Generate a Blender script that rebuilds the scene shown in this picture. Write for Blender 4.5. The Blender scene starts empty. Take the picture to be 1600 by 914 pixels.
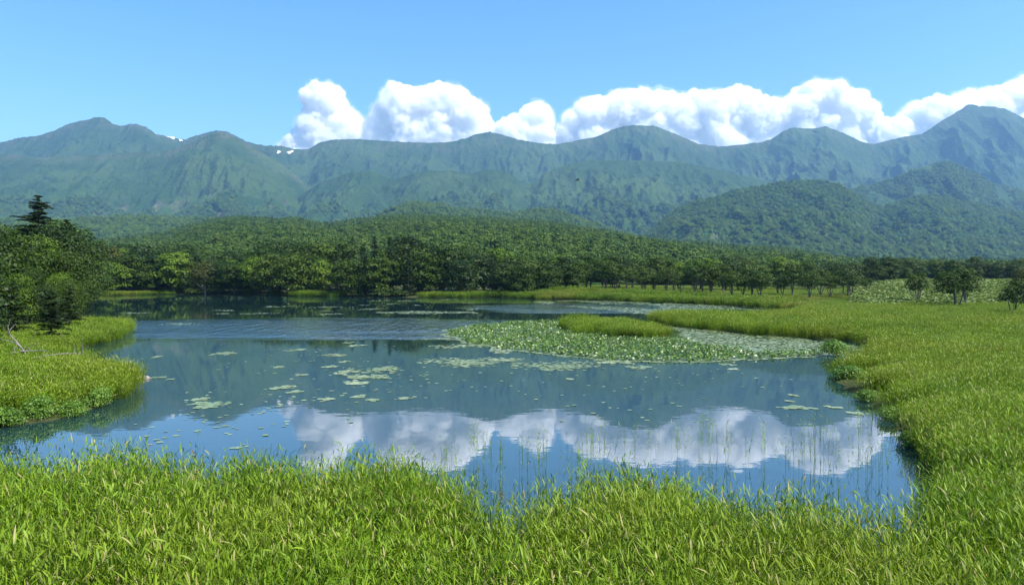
import bpy, math, random
import numpy as np
from mathutils import Vector

random.seed(7)
RNG = np.random.default_rng(11)
sc = bpy.context.scene
R = math.radians

# ------------------------------------------------------------------ camera
CAM_H = 5.0            # boardwalk eye height above the water
F = 1150.0             # focal length in pixels of a 1600 px wide frame
HOR = 432.0            # horizon row
cam_d = bpy.data.cameras.new('camera')
cam = bpy.data.objects.new('camera', cam_d)
sc.collection.objects.link(cam)
cam.location = (0, 0, CAM_H)
cam.rotation_euler = (R(90), 0, 0)
cam_d.sensor_width = 36.0
cam_d.lens = 36.0 * F / 1600.0
cam_d.shift_y = -(457.0 - HOR) / 1600.0
cam_d.clip_start = 0.1
cam_d.clip_end = 60000
sc.camera = cam

# ------------------------------------------------------------------ sky, sun, exposure
SUN_AZ, SUN_EL = R(122), R(52)      # azimuth measured from the view direction towards the right
world = bpy.data.worlds.new('World'); sc.world = world; world.use_nodes = True
wn = world.node_tree; wn.nodes.clear()
w_out = wn.nodes.new('ShaderNodeOutputWorld'); w_bg = wn.nodes.new('ShaderNodeBackground')
sky = wn.nodes.new('ShaderNodeTexSky'); sky.sky_type = 'NISHITA'; sky.sun_disc = False
sky.sun_elevation = SUN_EL; sky.sun_rotation = SUN_AZ
sky.altitude = 300; sky.air_density = 1.0; sky.dust_density = 0.35; sky.ozone_density = 1.6
hsv = wn.nodes.new('ShaderNodeHueSaturation'); hsv.inputs['Saturation'].default_value = 1.30
wn.links.new(sky.outputs[0], hsv.inputs['Color']); wn.links.new(hsv.outputs[0], w_bg.inputs[0])
w_bg.inputs[1].default_value = 0.125
wn.links.new(w_bg.outputs[0], w_out.inputs[0])
sun_d = bpy.data.lights.new('sun', 'SUN'); sun_d.energy = 5.0; sun_d.angle = R(0.53); sun_d.color = (1.0, 0.955, 0.87)
sun = bpy.data.objects.new('sun', sun_d); sc.collection.objects.link(sun)
sdir = Vector((math.sin(SUN_AZ) * math.cos(SUN_EL), math.cos(SUN_AZ) * math.cos(SUN_EL), math.sin(SUN_EL)))
sun.rotation_euler = sdir.to_track_quat('Z', 'Y').to_euler()
vs = sc.view_settings; vs.view_transform = 'Standard'; vs.look = 'None'; vs.exposure = 1.08; vs.gamma = 1.0
cy = sc.cycles
cy.use_denoising = True
cy.max_bounces = 40; cy.diffuse_bounces = 3; cy.glossy_bounces = 3; cy.transmission_bounces = 6
cy.transparent_max_bounces = 8; cy.volume_bounces = 36
cy.sample_clamp_indirect = 6.0
cy.caustics_reflective = False; cy.caustics_refractive = False

# ------------------------------------------------------------------ helpers
def link(o, parent=None):
    sc.collection.objects.link(o)
    if parent is not None: o.parent = parent
    return o

def mk_mesh(name, V, faces, mat=None, smooth=False):
    """faces: list of (n,k) int arrays"""
    me = bpy.data.meshes.new(name)
    V = np.asarray(V, dtype=np.float32)
    faces = [np.asarray(f, dtype=np.int32) for f in faces if len(f)]
    me.vertices.add(len(V)); me.vertices.foreach_set('co', V.ravel())
    loops = np.concatenate([f.ravel() for f in faces])
    starts, n = [], 0
    for f in faces:
        starts.append(n + np.arange(len(f)) * f.shape[1]); n += f.size
    starts = np.concatenate(starts).astype(np.int32)
    me.loops.add(len(loops)); me.loops.foreach_set('vertex_index', loops)
    me.polygons.add(len(starts)); me.polygons.foreach_set('loop_start', starts)
    if smooth: me.polygons.foreach_set('use_smooth', np.ones(len(starts), dtype=bool))
    me.update(calc_edges=True); me.validate()
    if mat is not None: me.materials.append(mat)
    return me

def add_attr(me, name, vals, domain='POINT'):
    a = me.attributes.new(name, 'FLOAT', domain); a.data.foreach_set('value', np.asarray(vals, dtype=np.float32))

def tag(o, label=None, cat=None, group=None, kind=None):
    if label: o['label'] = label
    if cat: o['category'] = cat
    if group: o['group'] = group
    if kind: o['kind'] = kind
    return o

def empty(name, loc, rz=0.0):
    o = bpy.data.objects.new(name, None); link(o)
    o.empty_display_size = 0.2; o.location = loc; o.rotation_euler = (0, 0, rz)
    return o

def obj(name, me, parent=None):
    return link(bpy.data.objects.new(name, me), parent)

def g2(px, py, z=0.0):
    """image position of the photograph -> point on the level plane z"""
    Y = (CAM_H - z) * F / (py - HOR)
    return ((px - 800.0) / F * Y, Y)

# ---- numpy noise
def _hash(ix, iy, iz):
    h = (ix * 374761393 + iy * 668265263 + iz * 2147483647 * 3 + 1442695041) & 0xFFFFFFFF
    h = ((h ^ (h >> 13)) * 1274126177) & 0xFFFFFFFF
    h = ((h ^ (h >> 16)) * 2246822519) & 0xFFFFFFFF
    return (h ^ (h >> 15)) & 0xFFFFFFFF

_A = np.arange(256) / 256.0 * 2 * np.pi
_GX, _GY = np.cos(_A), np.sin(_A)
def vnoise2(x, y):
    x, y = np.broadcast_arrays(x, y)
    ix, iy = np.floor(x), np.floor(y); fx, fy = x - ix, y - iy
    ix = ix.astype(np.int64) & 0xFFFFF; iy = iy.astype(np.int64) & 0xFFFFF
    u = fx * fx * (3 - 2 * fx); v = fy * fy * (3 - 2 * fy)
    def g(a, b):
        h = _hash(ix + a, iy + b, 0) >> 8 & 255
        return _GX[h] * (fx - a) + _GY[h] * (fy - b)
    t = g(0, 0); t = t + (g(1, 0) - t) * u
    q = g(0, 1); q = q + (g(1, 1) - q) * u
    return np.clip((t + (q - t) * v) * 1.5, -1, 1)

def vnoise(x, y, z=None):
    """gradient-free smooth value noise in [-1,1]"""
    x = np.asarray(x, dtype=np.float64); y = np.asarray(y, dtype=np.float64)
    if z is None: return vnoise2(x, y)
    z = np.zeros_like(x) if z is None else np.asarray(z, dtype=np.float64)
    x, y, z = np.broadcast_arrays(x, y, z)
    ix, iy, iz = np.floor(x), np.floor(y), np.floor(z)
    fx, fy, fz = x - ix, y - iy, z - iz
    ix = ix.astype(np.int64) & 0xFFFFF; iy = iy.astype(np.int64) & 0xFFFFF; iz = iz.astype(np.int64) & 0xFFFFF
    u = fx * fx * fx * (fx * (fx * 6 - 15) + 10); v = fy * fy * fy * (fy * (fy * 6 - 15) + 10); w = fz * fz * fz * (fz * (fz * 6 - 15) + 10)
    def g(a, b, c, dx, dy, dz):
        h = _hash((ix + a), (iy + b), (iz + c))
        ang = (h & 0xFFFF) / 65536.0 * 2 * np.pi
        cz = ((h >> 16) & 0xFFFF) / 32768.0 - 1.0
        s = np.sqrt(np.maximum(0, 1 - cz * cz))
        return s * np.cos(ang) * dx + s * np.sin(ang) * dy + cz * dz
    def L(a, b, t): return a + (b - a) * t
    r = L(L(L(g(0,0,0,fx,fy,fz), g(1,0,0,fx-1,fy,fz), u), L(g(0,1,0,fx,fy-1,fz), g(1,1,0,fx-1,fy-1,fz), u), v),
          L(L(g(0,0,1,fx,fy,fz-1), g(1,0,1,fx-1,fy,fz-1), u), L(g(0,1,1,fx,fy-1,fz-1), g(1,1,1,fx-1,fy-1,fz-1), u), v), w)
    return np.clip(r * 1.6, -1, 1)

def fbm(x, y, z=None, octv=4, gain=0.5):
    s = 0; a = 1.0; t = 0
    for i in range(octv):
        k = 2.03 ** i
        s = s + a * vnoise(np.asarray(x) * k + 17.3 * i, np.asarray(y) * k + 5.1 * i, None if z is None else np.asarray(z) * k + 9.7 * i)
        t += a; a *= gain
    return s / t

def ridged(x, y, octv=3, gain=0.5):
    s = 0; a = 1.0; t = 0
    for i in range(octv):
        k = 2.1 ** i
        s = s + a * (1 - np.abs(vnoise(x * k + 31.7 * i, y * k + 11.9 * i)) * 1.6); t += a; a *= gain
    return s / t

def sstep(a, b, x):
    t = np.clip((x - a) / (b - a), 0, 1); return t * t * (3 - 2 * t)

# ------------------------------------------------------------------ materials
def nt_new(name):
    m = bpy.data.materials.new(name); m.use_nodes = True
    nt = m.node_tree; nt.nodes.clear()
    out = nt.nodes.new('ShaderNodeOutputMaterial')
    return m, nt, out

def N(nt, typ, **kw):
    n = nt.nodes.new('ShaderNode' + typ)
    for k, v in kw.items():
        if k in n.inputs: n.inputs[k].default_value = v
        else: setattr(n, k, v)
    return n

def mix_col(nt, fac, a, b, mode='MIX'):
    n = nt.nodes.new('ShaderNodeMix'); n.data_type = 'RGBA'; n.blend_type = mode
    for sock, v in ((n.inputs[0], fac), (n.inputs[6], a), (n.inputs[7], b)):
        if isinstance(v, bpy.types.NodeSocket): nt.links.new(v, sock)
        elif isinstance(v, (int, float)): sock.default_value = v
        else: sock.default_value = (*v, 1.0) if len(v) == 3 else v
    return n.outputs[2]

def math_n(nt, op, a, b=None, c=None, clamp=False):
    n = nt.nodes.new('ShaderNodeMath'); n.operation = op; n.use_clamp = clamp
    for i, v in enumerate((a, b, c)):
        if v is None: continue
        if isinstance(v, bpy.types.NodeSocket): nt.links.new(v, n.inputs[i])
        else: n.inputs[i].default_value = v
    return n.outputs[0]

def maprange(nt, v, a, b, c=0.0, d=1.0):
    n = nt.nodes.new('ShaderNodeMapRange'); n.interpolation_type = 'SMOOTHSTEP'
    nt.links.new(v, n.inputs[0])
    for i, x in enumerate((a, b, c, d)): n.inputs[i + 1].default_value = x
    return n.outputs[0]

def noise_n(nt, scale, detail=3, rough=0.5, vec=None, kind='Fac'):
    n = N(nt, 'TexNoise', Scale=scale, Detail=detail, Roughness=rough)
    if vec is not None: nt.links.new(vec, n.inputs['Vector'])
    return n.outputs[0] if kind == 'Fac' else n.outputs[1]

def leaf_mat(name, cols, dry_or_glint=None, trans=0.4, rough=0.5, spec=0.35, patch=0.06, patch_cols=None, tint_attr=True):
    """cols: dark, mid, light leaf colours. Random per plant + per leaf 'tint' + slow drift over the ground."""
    m, nt, out = nt_new(name)
    oi = N(nt, 'ObjectInfo'); geo = N(nt, 'NewGeometry')
    at = N(nt, 'Attribute', attribute_name='tint')
    f = math_n(nt, 'MULTIPLY_ADD', oi.outputs['Random'], 0.45, math_n(nt, 'MULTIPLY', at.outputs['Fac'], 0.55)) if tint_attr else oi.outputs['Random']
    ramp = N(nt, 'ValToRGB'); e = ramp.color_ramp.elements
    e[0].position = 0.1; e[0].color = (*cols[0], 1); e[1].position = 0.9; e[1].color = (*cols[2], 1)
    k = e.new(0.5); k.color = (*cols[1], 1)
    nt.links.new(f, ramp.inputs[0]); col = ramp.outputs[0]
    if patch_cols is not None:
        n = noise_n(nt, patch, 3, 0.55, geo.outputs['Position'])
        col = mix_col(nt, maprange(nt, n, 0.46, 0.66, 0.0, 0.75), col, mix_col(nt, at.outputs['Fac'], patch_cols[0], patch_cols[1]))
    if dry_or_glint is not None:
        col = mix_col(nt, maprange(nt, at.outputs['Fac'], 0.955, 0.975), col, dry_or_glint)
    p = N(nt, 'BsdfPrincipled', Roughness=rough); nt.links.new(col, p.inputs['Base Color'])
    p.inputs['Specular IOR Level'].default_value = spec
    t = N(nt, 'BsdfTranslucent')
    tc = mix_col(nt, 1.0, col, (1.0, 1.0, 0.45), 'MULTIPLY'); nt.links.new(tc, t.inputs[0])
    ms = N(nt, 'MixShader'); ms.inputs[0].default_value = trans
    nt.links.new(p.outputs[0], ms.inputs[1]); nt.links.new(t.outputs[0], ms.inputs[2])
    nt.links.new(ms.outputs[0], out.inputs[0])
    return m

def simple_mat(name, c0, c1, scale=8.0, rough=0.85, bump=0.0, spec=0.3, detail=5):
    m, nt, out = nt_new(name)
    geo = N(nt, 'NewGeometry')
    n = noise_n(nt, scale, detail, 0.6, geo.outputs['Position'])
    p = N(nt, 'BsdfPrincipled', Roughness=rough); p.inputs['Specular IOR Level'].default_value = spec
    nt.links.new(mix_col(nt, maprange(nt, n, 0.35, 0.65), c0, c1), p.inputs['Base Color'])
    if bump:
        b = N(nt, 'Bump', Strength=0.6, Distance=bump); nt.links.new(n, b.inputs['Height']); nt.links.new(b.outputs[0], p.inputs['Normal'])
    nt.links.new(p.outputs[0], out.inputs[0])
    return m

M = {}
M['reed'] = leaf_mat('reed_leaf', ((0.0518, 0.1161, 0.0049), (0.1224, 0.2099, 0.0081), (0.2592, 0.3605, 0.0284)), dry_or_glint=(0.3024, 0.2643, 0.0972), trans=0.30, rough=0.5, spec=0.18,
                     patch=0.12, patch_cols=((0.1008, 0.1522, 0.0065), (0.2376, 0.3044, 0.0284)))
M['sedge'] = leaf_mat('sedge_leaf', ((0.0562, 0.1202, 0.0049), (0.1238, 0.2067, 0.0081), (0.2376, 0.3204, 0.0243)), dry_or_glint=(0.3024, 0.2723, 0.1134), trans=0.30, rough=0.5, spec=0.18,
                     patch=0.07, patch_cols=((0.1296, 0.1762, 0.0065), (0.2520, 0.2964, 0.0324)))
M['reed_far'] = leaf_mat('far_reed_leaf', ((0.0464, 0.1069, 0.0063), (0.1047, 0.1822, 0.0095), (0.1945, 0.2614, 0.0277)), dry_or_glint=(0.2693, 0.2218, 0.0950), trans=0.34, rough=0.5, spec=0.15,
                     patch=0.05, patch_cols=((0.1496, 0.1663, 0.0142), (0.2468, 0.2455, 0.0554)))
M['straw'] = leaf_mat('dead_straw', ((0.20, 0.17, 0.06), (0.32, 0.27, 0.10), (0.44, 0.38, 0.17)), trans=0.25, rough=0.6, spec=0.15)
M['plume'] = simple_mat('reed_plume', (0.16, 0.07, 0.075), (0.26, 0.14, 0.11), 30, 0.9)
M['oak'] = leaf_mat('broadleaf_foliage', ((0.0181, 0.0385, 0.0036), (0.0373, 0.0674, 0.0060), (0.0692, 0.1053, 0.0108)), trans=0.22, rough=0.5, spec=0.14)
M['oak_dark'] = leaf_mat('dark_broadleaf_foliage', ((0.0129, 0.0292, 0.0035), (0.0257, 0.0503, 0.0052), (0.0526, 0.0831, 0.0100)), trans=0.20, rough=0.5, spec=0.18)
M['oak_light'] = leaf_mat('light_broadleaf_foliage', ((0.0468, 0.0897, 0.0070), (0.0819, 0.1404, 0.0109), (0.1287, 0.1950, 0.0195)), trans=0.28, rough=0.5, spec=0.14)
M['oak_brown'] = leaf_mat('browning_broadleaf_foliage', ((0.0375, 0.0450, 0.0090), (0.0562, 0.0645, 0.0120), (0.0788, 0.0863, 0.0188)), trans=0.22, rough=0.55, spec=0.14)
M['spruce'] = leaf_mat('spruce_needles', ((0.0105, 0.0240, 0.0060), (0.0188, 0.0375, 0.0083), (0.0345, 0.0585, 0.0135)), trans=0.12, rough=0.6, spec=0.15)
M['hill_leaf'] = leaf_mat('hill_foliage', ((0.0282, 0.0613, 0.0099), (0.0621, 0.1118, 0.0166), (0.1159, 0.1656, 0.0265)), trans=0.22, rough=0.6, spec=0.12)
M['foothill_leaf'] = leaf_mat('foothill_foliage', ((0.0536, 0.1076, 0.0243), (0.1027, 0.1730, 0.0337), (0.1785, 0.2525, 0.0514)), trans=0.22, rough=0.6, spec=0.1)
M['shrub'] = leaf_mat('shrub_foliage', ((0.0630, 0.1377, 0.0138), (0.1091, 0.2066, 0.0207), (0.1721, 0.2754, 0.0344)), trans=0.36, rough=0.45, spec=0.3)
M['butterbur'] = leaf_mat('butterbur_leaf', ((0.0748, 0.1272, 0.0224), (0.1272, 0.1795, 0.0374), (0.2020, 0.2468, 0.0748)), trans=0.3, rough=0.5, spec=0.25)
M['lily_up'] = leaf_mat('raised_lily_leaf', ((0.04, 0.09, 0.010), (0.075, 0.15, 0.015), (0.13, 0.21, 0.03)), dry_or_glint=(0.44, 0.46, 0.26), trans=0.22, rough=0.4, spec=0.4)  # pale colour on some leaves paints in the mat's white glints
M['lily_pad'] = leaf_mat('floating_lily_pad', ((0.13, 0.19, 0.07), (0.22, 0.28, 0.12), (0.36, 0.40, 0.22)), trans=0.1, rough=0.30, spec=0.75)
M['bark'] = simple_mat('bark', (0.055, 0.045, 0.035), (0.13, 0.115, 0.095), 6, 0.9, 0.02)
M['birch'] = simple_mat('pale_bark', (0.20, 0.18, 0.15), (0.36, 0.34, 0.30), 4, 0.8, 0.01)
M['deadwood'] = simple_mat('dead_wood', (0.10, 0.09, 0.078), (0.22, 0.20, 0.175), 9, 0.85, 0.01)
M['rock'] = simple_mat('shore_rock', (0.16, 0.14, 0.12), (0.32, 0.29, 0.26), 3, 0.85, 0.03)
M['snow'] = simple_mat('old_snow', (0.62, 0.56, 0.52), (0.82, 0.80, 0.78), 0.03, 0.7)
M['bird'] = simple_mat('black_feathers', (0.012, 0.012, 0.013), (0.03, 0.03, 0.03), 20, 0.6)

def ground_material():
    m, nt, out = nt_new('marsh_soil')
    geo = N(nt, 'NewGeometry')
    a = noise_n(nt, 0.35, 5, 0.6, geo.outputs['Position']); b = noise_n(nt, 6.0, 4, 0.65, geo.outputs['Position'])
    col = mix_col(nt, maprange(nt, a, 0.4, 0.65), (0.032, 0.042, 0.014), (0.07, 0.10, 0.022))
    col = mix_col(nt, maprange(nt, b, 0.4, 0.7), col, (0.055, 0.05, 0.025))
    p = N(nt, 'BsdfPrincipled', Roughness=0.95); p.inputs['Specular IOR Level'].default_value = 0.05; nt.links.new(col, p.inputs['Base Color'])
    bp = N(nt, 'Bump', Strength=0.7, Distance=0.08); nt.links.new(b, bp.inputs['Height']); nt.links.new(bp.outputs[0], p.inputs['Normal'])
    nt.links.new(p.outputs[0], out.inputs[0]); return m
M['ground'] = ground_material()

def mountain_material(name, forest, scrub, rock, tree_top, bare_top, canopy, scrub_scale, crest=0.0):
    """forest on the lower slope, dwarf-pine scrub above, thin bare streaks and rock at the crest"""
    m, nt, out = nt_new(name)
    geo = N(nt, 'NewGeometry'); sep = N(nt, 'SeparateXYZ'); nt.links.new(geo.outputs['Position'], sep.inputs[0])
    big = noise_n(nt, scrub_scale, 6, 0.62, geo.outputs['Position'])
    mid = noise_n(nt, scrub_scale * 5, 5, 0.65, geo.outputs['Position'])
    h = math_n(nt, 'MULTIPLY_ADD', big, (bare_top - tree_top) * 0.9, sep.outputs[2])
    c = mix_col(nt, maprange(nt, h, tree_top, tree_top + (bare_top - tree_top) * 0.8), forest[0], scrub[0])
    c = mix_col(nt, maprange(nt, big, 0.42, 0.62), c, mix_col(nt, maprange(nt, h, tree_top, bare_top), forest[1], scrub[1]))
    c = mix_col(nt, maprange(nt, mid, 0.5, 0.72, 0, 0.7), c, forest[2])
    at = N(nt, 'Attribute', attribute_name='gully')
    st = math_n(nt, 'MULTIPLY', maprange(nt, at.outputs['Fac'], 0.72, 0.98), maprange(nt, mid, 0.50, 0.68))
    c = mix_col(nt, math_n(nt, 'MULTIPLY', st, 0.55), c, rock)
    at2 = N(nt, 'Attribute', attribute_name='crest')
    c = mix_col(nt, math_n(nt, 'MULTIPLY', maprange(nt, at2.outputs['Fac'], 0.93, 1.0), maprange(nt, mid, 0.40, 0.65, 0.0, crest)), c, rock)
    v = N(nt, 'TexVoronoi', Scale=canopy); nt.links.new(geo.outputs['Position'], v.inputs['Vector'])
    c = mix_col(nt, math_n(nt, 'MULTIPLY', v.outputs['Color'], 0.5), c, mix_col(nt, 1.0, c, (1.5, 1.45, 1.2), 'MULTIPLY'))
    p = N(nt, 'BsdfPrincipled', Roughness=0.95); p.inputs['Specular IOR Level'].default_value = 0.1
    nt.links.new(c, p.inputs['Base Color'])
    inv = math_n(nt, 'SUBTRACT', 1.0, v.outputs['Distance'])
    hh = math_n(nt, 'ADD', math_n(nt, 'MULTIPLY', inv, 0.6), math_n(nt, 'MULTIPLY', noise_n(nt, canopy * 0.35, 4, 0.7, geo.outputs['Position']), 1.2))
    b = N(nt, 'Bump', Strength=1.0, Distance=0.5 / canopy); nt.links.new(hh, b.inputs['Height']); nt.links.new(b.outputs[0], p.inputs['Normal'])
    nt.links.new(p.outputs[0], out.inputs[0]); return m

def water_material():
    m, nt, out = nt_new('lake_water')
    geo = N(nt, 'NewGeometry'); sep = N(nt, 'SeparateXYZ'); nt.links.new(geo.outputs['Position'], sep.inputs[0])
    mw = N(nt, 'Mapping'); mw.inputs['Scale'].default_value = (0.4, 1.3, 1.0); nt.links.new(geo.outputs['Position'], mw.inputs[0])
    warp = noise_n(nt, 0.11, 6, 0.68, mw.outputs[0])
    def band(x0, y0, rx, ry):
        dx = math_n(nt, 'DIVIDE', math_n(nt, 'SUBTRACT', sep.outputs[0], x0), rx)
        dy = math_n(nt, 'DIVIDE', math_n(nt, 'SUBTRACT', sep.outputs[1], y0), ry)
        d = math_n(nt, 'ADD', math_n(nt, 'MULTIPLY', dx, dx), math_n(nt, 'MULTIPLY', dy, dy))
        d = math_n(nt, 'ADD', d, math_n(nt, 'MULTIPLY_ADD', warp, 2.4, -1.2))
        return maprange(nt, d, 1.5, 0.1)
    wind = math_n(nt, 'MAXIMUM', band(-20, 74, 26, 13), band(12, 118, 17, 17))
    mp = N(nt, 'Mapping'); mp.inputs['Scale'].default_value = (1.0, 1.6, 1.0); nt.links.new(geo.outputs['Position'], mp.inputs[0])
    rip = noise_n(nt, 3.0, 3, 0.55, mp.outputs[0]); calm = noise_n(nt, 0.9, 3, 0.5, mp.outputs[0])
    amp = math_n(nt, 'MULTIPLY_ADD', wind, 0.02, 0.0)
    ms = N(nt, 'Mapping'); ms.inputs['Scale'].default_value = (1.3, 0.22, 1.0); nt.links.new(geo.outputs['Position'], ms.inputs[0])
    chop = noise_n(nt, 1.0, 3, 0.6, ms.outputs[0])
    h = math_n(nt, 'ADD', math_n(nt, 'ADD', math_n(nt, 'MULTIPLY', rip, amp), math_n(nt, 'MULTIPLY', chop, math_n(nt, 'MULTIPLY', wind, 0.32))), math_n(nt, 'MULTIPLY', calm, 0.0022))
    b = N(nt, 'Bump', Strength=1.0, Distance=1.0); nt.links.new(h, b.inputs['Height'])
    p = N(nt, 'BsdfPrincipled', Roughness=0.02, IOR=2.5)
    p.inputs['Base Color'].default_value = (0.010, 0.030, 0.031, 1)
    nt.links.new(math_n(nt, 'MULTIPLY_ADD', wind, 0.03, 0.012), p.inputs['Roughness'])
    nt.links.new(b.outputs[0], p.inputs['Normal'])
    nt.links.new(p.outputs[0], out.inputs[0]); return m
M['water'] = water_material()

# ------------------------------------------------------------------ lake outline (real ground positions)
def near(px, pt, hgt=1.35):      # a shore point hidden behind reeds whose tops reach row pt
    d = (CAM_H - hgt) * F / (pt - HOR)
    return ((px - 800.0) / F * d, d)

near_shore = [near(*p) for p in ((-420, 680), (-150, 690), (0, 712), (90, 722), (150, 705), (240, 712), (330, 742), (400, 720), (480, 738), (560, 718), (640, 712), (710, 748),
                                 (760, 800), (800, 812), (850, 775), (920, 738), (1000, 732), (1060, 745), (1130, 768), (1200, 775), (1260, 770), (1330, 796), (1400, 806), (1460, 806))]
right_bank = [g2(*p) for p in ((1505, 780), (1462, 732), (1445, 705), (1418, 690), (1412, 664), (1372, 642), (1366, 624), (1330, 612), (1312, 604), (1306, 590), (1338, 568), (1370, 561),
                               (1374, 548), (1352, 535), (1250, 528), (1150, 520), (1070, 512), (1026, 506), (1016, 502), (1028, 499), (1070, 500), (1150, 501), (1225, 498),
                               (1262, 492), (1240, 484.5))]
far_shore = [g2(*p) for p in ((1200, 480.5), (1100, 475.5), (1000, 471.5), (900, 468.5), (830, 466.5), (780, 464.5), (700, 465), (640, 464.5), (560, 463.5), (460, 463), (350, 460.5),
                              (250, 460), (190, 461.5), (130, 462.5))]
left_bank = [g2(*p) for p in ((108, 470), (98, 490), (120, 503), (178, 511), (194, 516), (190, 525), (150, 537), (118, 546), (98, 560), (120, 575), (184, 590), (197, 604),
                              (190, 618), (155, 637), (100, 655), (0, 668), (-180, 688), (-420, 720))]
LAKE = np.array(near_shore + right_bank + far_shore + left_bank)
ISLAND = np.array([g2(*p) for p in ((878, 514), (905, 521), (960, 526), (1005, 528), (1036, 527.5), (1044, 523.5), (1020, 516), (980, 511), (930, 508), (890, 509))])

def inside(P, X, Y):
    r = np.zeros(X.shape, dtype=bool); j = len(P) - 1
    for i in range(len(P)):
        xi, yi = P[i]; xj, yj = P[j]
        c = ((yi > Y) != (yj > Y)) & (X < (xj - xi) * (Y - yi) / (yj - yi + 1e-12) + xi)
        r ^= c; j = i
    return r

def edge_dist(P, X, Y):
    d = np.full(X.shape, 1e9); j = len(P) - 1
    for i in range(len(P)):
        ax, ay = P[j]; bx, by = P[i]; ex, ey = bx - ax, by - ay
        t = np.clip(((X - ax) * ex + (Y - ay) * ey) / (ex * ex + ey * ey + 1e-12), 0, 1)
        d = np.minimum(d, np.hypot(X - ax - t * ex, Y - ay - t * ey)); j = i
    return d

def land_sd(X, Y):
    """signed distance to the water line, positive on land"""
    w = 0.45 * vnoise(X * 0.55, Y * 0.55) + 0.25 * vnoise(X * 1.7, Y * 1.7)
    d = edge_dist(LAKE, X, Y); d = np.where(inside(LAKE, X, Y), -d, d)
    e = edge_dist(ISLAND, X, Y); e = np.where(inside(ISLAND, X, Y), e, -e)
    return np.maximum(d, e) + w * np.clip(Y / 40, 0.3, 1.5)

def land_rise(X, Y):
    """gentle rise of the ground away from the lake"""
    px = 800 + F * X / np.maximum(Y, 1)
    right = sstep(1290, 1420, px) * sstep(112, 190, Y) * 3.1
    mid = sstep(780, 900, px) * (1 - sstep(1290, 1420, px)) * sstep(115, 175, Y) * (1.35 - 0.9 * sstep(900, 1250, px))
    left = (1 - sstep(780, 900, px)) * sstep(195, 260, Y) * 2.0
    lw = sstep(-60, -130, X + 0.25 * (Y - 60)) * 2.0
    return right + mid + left + lw

def ground_z(X, Y):
    sd = land_sd(X, Y)
    z = np.where(sd > 0, 0.10 + 0.15 * sstep(0, 2.5, sd), -0.9 * sstep(0, -2.0, sd) - 0.05)
    z = np.where(np.abs(sd) < 0.25, -0.05 + 0.15 * sstep(-0.25, 0.25, sd), z)
    return z + np.where(sd > 0, sstep(0, 15, sd), 0) * land_rise(X, Y) + np.where(sd > 0.5, 0.05 * vnoise(X * 0.5, Y * 0.5), 0)

# ------------------------------------------------------------------ ground and lake
def build_ground():
    tx = np.linspace(-1, 1, 460); xs = 14 * np.sinh(tx * math.asinh(9500 / 14))
    ty = np.linspace(-math.asinh(400 / 14), math.asinh(9000 / 14), 460); ys = 30 + 14 * np.sinh(ty)
    X, Y = np.meshgrid(xs, ys)
    Z = np.where((np.abs(X) < 700) & (Y < 900), ground_z(X, Y), 1.0 + np.minimum(np.abs(Y), 2.0) * 0)
    V = np.stack([X, Y, Z], -1).reshape(-1, 3)
    n = len(xs); i, j = np.meshgrid(np.arange(len(ys) - 1), np.arange(n - 1), indexing='ij')
    a = (i * n + j).ravel(); Fq = np.stack([a, a + 1, a + n + 1, a + n], -1)
    o = obj('ground', mk_mesh('ground', V, [Fq], M['ground'], True)); tag(o, kind='structure')
build_ground()

wm = mk_mesh('lake_water', [(-180, 6, 0), (180, 6, 0), (180, 260, 0), (-180, 260, 0)], [[(0, 1, 2, 3)]], M['water'])
tag(obj('lake_water', wm), kind='structure')

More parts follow.
